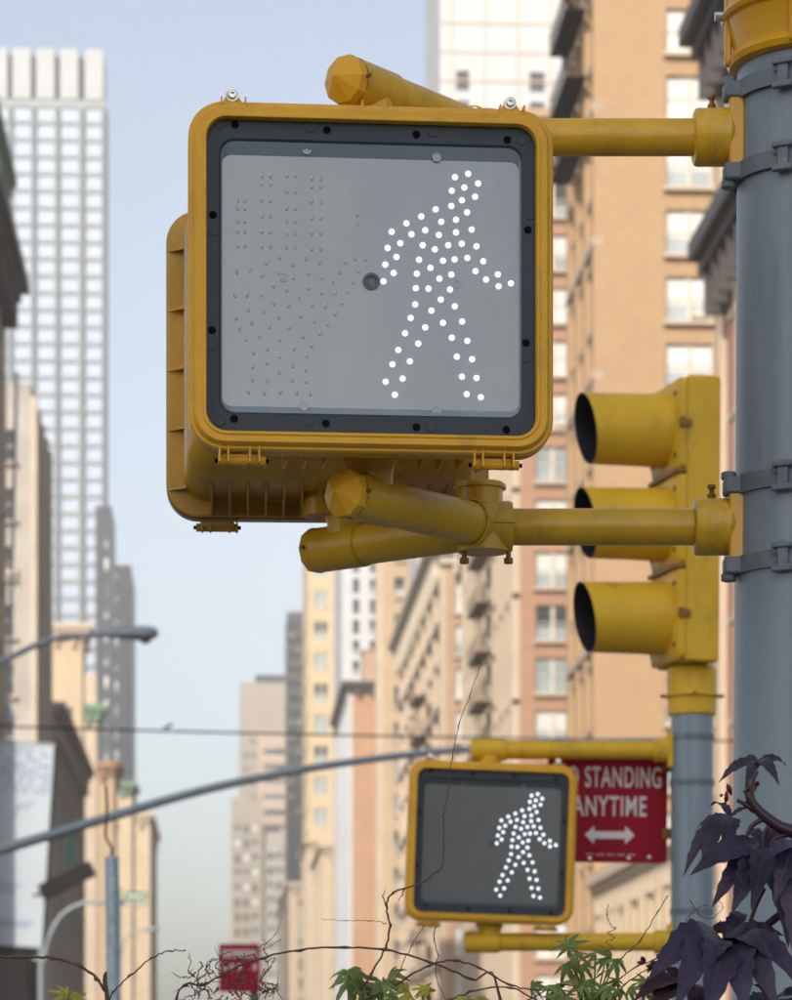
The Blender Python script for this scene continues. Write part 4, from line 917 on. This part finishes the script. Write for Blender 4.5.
def lobed_leaf(i, heart, tips, wid, bulge, mm):
    rnd = random.Random(50+i); b = MB(); ribs = []; nseg = 14
    o = at(heart[0], heart[1], heart[2])
    for (tx, ty, dn) in tips:
        tv = at(tx, ty, heart[2]-dn) - o; L = tv.length; d = tv.normalized()
        n = Vector((rnd.uniform(-0.25,0.25), -0.72, 0.66)); n = (n - d*n.dot(d)).normalized(); sv = n.cross(d)
        curl = rnd.uniform(-0.5,0.5); vs = []
        for k in range(nseg+1):
            t = k/nseg
            wv = wid*L*(math.sin(math.pi*(0.07+0.93*t)**0.9)**0.9)*(1.1-0.3*t)*(1+0.09*(1 if k % 2 else -1))
            if k == nseg: wv = 0.0003
            p = d*(L*t) + (n*0.6+Vector((0,0,1))*0.6)*(bulge*L*4*t*(1-t)) + sv*(0.05*L*math.sin(curl*4*t)*t)
            for q in (-1,0,1):
                vs.append(p + sv*(q*wv*math.cos(curl*t)) + n*(abs(q)*0.30*wv + q*wv*math.sin(curl*t)*0.8 + 0.0008*math.sin(k*1.9+q)))
        b.add(vs, [(k*3+q, k*3+q+1, (k+1)*3+q+1, (k+1)*3+q) for k in range(nseg) for q in (0,1)])
        rv = []
        for k in range(nseg+1):
            h = 0.010*L*(1-0.85*k/nseg); c = vs[k*3+1]
            rv += [c - sv*h + n*0.0007, c + n*(0.0007+h*0.7), c + sv*h + n*0.0007]
        rf = [(k*3+q, k*3+q+1, (k+1)*3+q+1, (k+1)*3+q) for k in range(nseg) for q in (0,1)]
        ribs.append((len(b.f), len(b.f)+len(rf))); b.add(rv, rf)
    me = bpy.data.meshes.new('leaf'); me.from_pydata(b.v, [], b.f); me.materials.append(M[mm]); me.materials.append(M['vein'])
    for p in me.polygons: p.use_smooth = True
    for f0, f1 in ribs:
        for k in range(f0, f1): me.polygons[k].material_index = 1
    link('leaf', me, pt, o-pt.location)
for i, lv in enumerate(LV): lobed_leaf(i, *lv)
def pstem(pts, r0, r1, m='stem'):
    q = spline([plocal(*p) if len(p) == 3 else plocal(p[0],p[1]) for p in pts], 6); n = len(q)
    return MB().tube(q, [r0+(r1-r0)*i/(n-1) for i in range(n)], 8).build('stem', M[m], pt, 50)
pstem([(806,1500,3.52),(808,1200,3.5),(812,1000),(816,880),(800,838),(778,826),(760,812),(751,800),(748,792)], 0.012, 0.0042)
pstem([(815,900),(790,908),(765,926),(742,938),(722,948)], 0.006, 0.003)
pstem([(753,802),(752,785),(757,771)], 0.003, 0.002)
pstem([(765,818),(752,826),(744,842)], 0.003, 0.0022)
pstem([(772,824),(765,832),(762,850)], 0.003, 0.002)
pstem([(790,834),(776,838),(770,846)], 0.0035, 0.0025)
pstem([(764,888),(756,905),(748,928)], 0.003, 0.0022)
pstem([(760,812),(748,806),(737,800)], 0.003, 0.002)
pstem([(812,1010),(800,930),(798,860)], 0.004, 0.003)
pstem([(808,1100,3.5),(770,1010),(762,960),(764,930)], 0.005, 0.0035,'bud')
random.seed(11)
for (px, py, n, sp) in ((727,795,5,6),(752,791,9,7),(751,806,4,5),(742,843,5,5),(652,960,10,12),(665,985,9,14)):
    b = MB()
    for i in range(n):
        c = plocal(px+random.uniform(-sp,sp), py+random.uniform(-sp,sp), LY+0.03+random.uniform(-0.01,0.01)); L = random.uniform(3.5,7)*kL
        d = Vector((random.uniform(-1,1),random.uniform(-1,1),random.uniform(-1,0.6))).normalized()
        b.lathe([(0.0004,-L),(L*0.38,-L*0.4),(L*0.42,0.1*L),(L*0.2,0.7*L),(0.0004,L)], c, d, 7)
    b.build('bud_cluster', M['bud'], pt, 60)
# the bare vine tangle
VY = 3.7; kV = VY/F
vn = thing('vine', 'thin bare brown vine stems and tendrils along the bottom of the view', 'vine', (at(300,0,VY).x, VY, 0.62))
def vlocal(px, py, Y=VY): return at(px,py,Y)-vn.location
def vstem(pts, r0, r1=None, Y=VY, name='stem', m='twig', jit=0.0):
    r1 = r0 if r1 is None else r1
    q = spline([vlocal(p[0],p[1],(p[2] if len(p)==3 else Y)) for p in pts], 6); n = len(q)
    if jit: q = [p + Vector((random.uniform(-1,1),random.uniform(-1,1),random.uniform(-1,1)))*jit for p in q]
    return MB().tube([p + Vector((random.gauss(0,1),0,random.gauss(0,1)))*0.0007 for p in q], [(r0+(r1-r0)*i/(n-1))*(1.45 if i % 6 == 0 else random.uniform(0.75,1.0)) for i in range(n)], 6).build(name, M[m], vn, 60)
PXm = kV
vstem([(300,1600),(330,1100),(352,1005),(370,976),(385,948),(390,925),(386,905),(393,893),(404,889),(418,884),(438,872),(443,862),(444,845),(443,820),(447,798),(449,780),(452,757),(459,725),(470,695),(480,668),(486,662)], 0.0019, 0.0004)
vstem([(404,889),(402,895),(398,901)], 0.0011, 0.0005)
vstem([(386,905),(383,897),(385,890)], 0.0010, 0.0005)
vstem([(386,923),(370,921),(345,920),(322,919)], 0.0006, 0.0003)
vstem([(-20,957),(20,957),(52,958),(80,966),(97,979),(104,991),(107,1006),(110,1400)], 0.0021, 0.0025)
vstem([(107,1006),(113,992),(130,976),(152,958),(170,951),(186,951)], 0.0013, 0.0009)
vstem([(160,1200),(175,1005),(205,985),(235,968),(262,958),(300,950),(345,947),(385,950),(430,962),(470,980),(500,1000),(520,1300)], 0.0016, 0.0016)
vstem([(355,1005),(395,985),(430,965),(455,961),(480,968),(510,985),(540,990),(575,990),(600,975),(620,960),(640,940),(658,912),(668,895)], 0.0017, 0.0007)
vstem([(385,1002),(400,970),(412,945),(424,925)], 0.0009, 0.0005)
vstem([(436,926),(434,940),(438,955),(436,975),(446,1000)], 0.0009, 0.0005)
vstem([(440,1005),(470,992),(510,988),(540,1003)], 0.0014, 0.0012)
vstem([(520,1005),(560,985),(600,990),(640,965),(690,950),(720,940)], 0.0012, 0.0009)
vstem([(612,1005),(625,985),(650,968),(668,962),(685,965)], 0.0010, 0.0008)
vstem([(255,950),(275,935),(283,915)], 0.0006, 0.0003)
vstem([(220,965),(250,955),(282,940)], 0.0007, 0.0004)
tend = [(608,905),(607,915),(611,925)] + [(612+4*math.cos(i*1.1)-i*0.25, 928+i*1.7) for i in range(16)]
vstem(tend, 0.0006, 0.0004, name='tendril')
vstem([(690,900),(700,915),(712,918),(722,908),(716,898)], 0.0007, 0.0004, name='tendril')
vstem([(680,930),(690,915),(705,905),(716,910)], 0.0007, 0.0004, name='tendril')
random.seed(21)
for k in range(46):                            # withered curls
    x = random.uniform(188,276); y = random.uniform(958,1004); a = random.uniform(0,6.28); pts = []
    for i in range(7):
        pts.append((x, y, VY+random.uniform(-0.02,0.02))); a += random.uniform(-0.9,1.3); x += 4.5*math.cos(a); y += 4.5*math.sin(a)
    vstem(pts, 0.0008, 0.0003, name='tendril', m='dry')
for k in range(9):
    x = random.uniform(184,262); y = random.uniform(952,992)
    link('withered_leaf', leaf_mesh('withered_leaf', M['dry'], [(0,1)], random.uniform(7,11)*kV, 0.20, 1.3, 0.5, 0.05, seed=k, nseg=8, roll=1.6), vn, vlocal(x,y), (random.uniform(0,6),random.uniform(0,6),random.uniform(0,6)))
# green sprigs
random.seed(31)
def sprig(px, py, n, spx, spy, size, m, label, Y=VY, cat='plant'):
    t = thing('leafy_shoot', label, cat, at(px, 1400, Y))
    o = t.location
    for i in range(n):
        x = px+random.uniform(-spx,spx); y = py+random.uniform(-spy,spy)
        yy = Y+random.uniform(-0.05,0.05); c = at(x,y,yy)-o
        a = random.uniform(-0.4,math.pi+0.4)
        link('leaf', leaf_mesh('leaf', M[m], GRN, size*Y/F*random.uniform(0.75,1.2), 0.12, 0.3, 0.3, 0.12, seed=i+int(px), nseg=7), t, c,
             orient((math.cos(a)*0.8, random.uniform(-0.5,0.2), -math.sin(a)*0.6+0.1), (random.uniform(-0.5,0.5),-0.8,random.uniform(0.1,0.9))))
        q = spline([at(px,1060,Y)-o, (at(px,1020,Y)-o).lerp(c,0.5)+Vector((0,0,-0.005)), c], 4)
        MB().tube(q, 0.0011, 5).build('stalk', M['green'], t, 60)
    MB().tube([(0,0,0), at(px,1060,Y)-o], 0.004, 6).build('stem', M['green'], t)
sprig(376, 982, 12, 30, 14, 28, 'green', 'green lobed leafy shoot at bottom centre under the smaller signal')
sprig(592, 970, 17, 36, 26, 25, 'green', 'light green leafy shoot in front of the lower yellow arm')
sprig(690, 935, 3, 12, 12, 20, 'green', 'few green leaves between the farther pole and the purple plant', 3.75)
sprig(70, 998, 4, 12, 6, 22, 'lime', 'small yellow green leaf tuft at the bottom left', 3.8)
sprig(465, 1000, 3, 16, 6, 20, 'lime', 'small yellowish shoot at the bottom edge right of centre')
sprig(545, 992, 5, 22, 8, 20, 'green', 'low green tuft at the bottom edge between the two larger shoots')
sprig(640, 978, 7, 24, 14, 20, 'green', 'light green tuft touching the left side of the purple plant')
sprig(425, 994, 5, 18, 8, 20, 'lime', 'yellowish tuft directly under the left corner of the smaller signal')
# planter carrying all of it
pln = thing('planter', 'long concrete planter holding the vine and purple plant', 'planter', (-0.15, 3.62, 0.14))
for c, s in (((0,-0.26,0.27),(1.9,0.08,0.54)),((0,0.26,0.27),(1.9,0.08,0.54)),((-0.91,0,0.27),(0.08,0.44,0.54)),((0.91,0,0.27),(0.08,0.44,0.54))):
    MB().box(c, s).build('side', M['planter'], pln, 0, 0.008)
MB().box((0,0,0.24),(1.73,0.43,0.46)).build('soil', M['soil'], pln, 0)
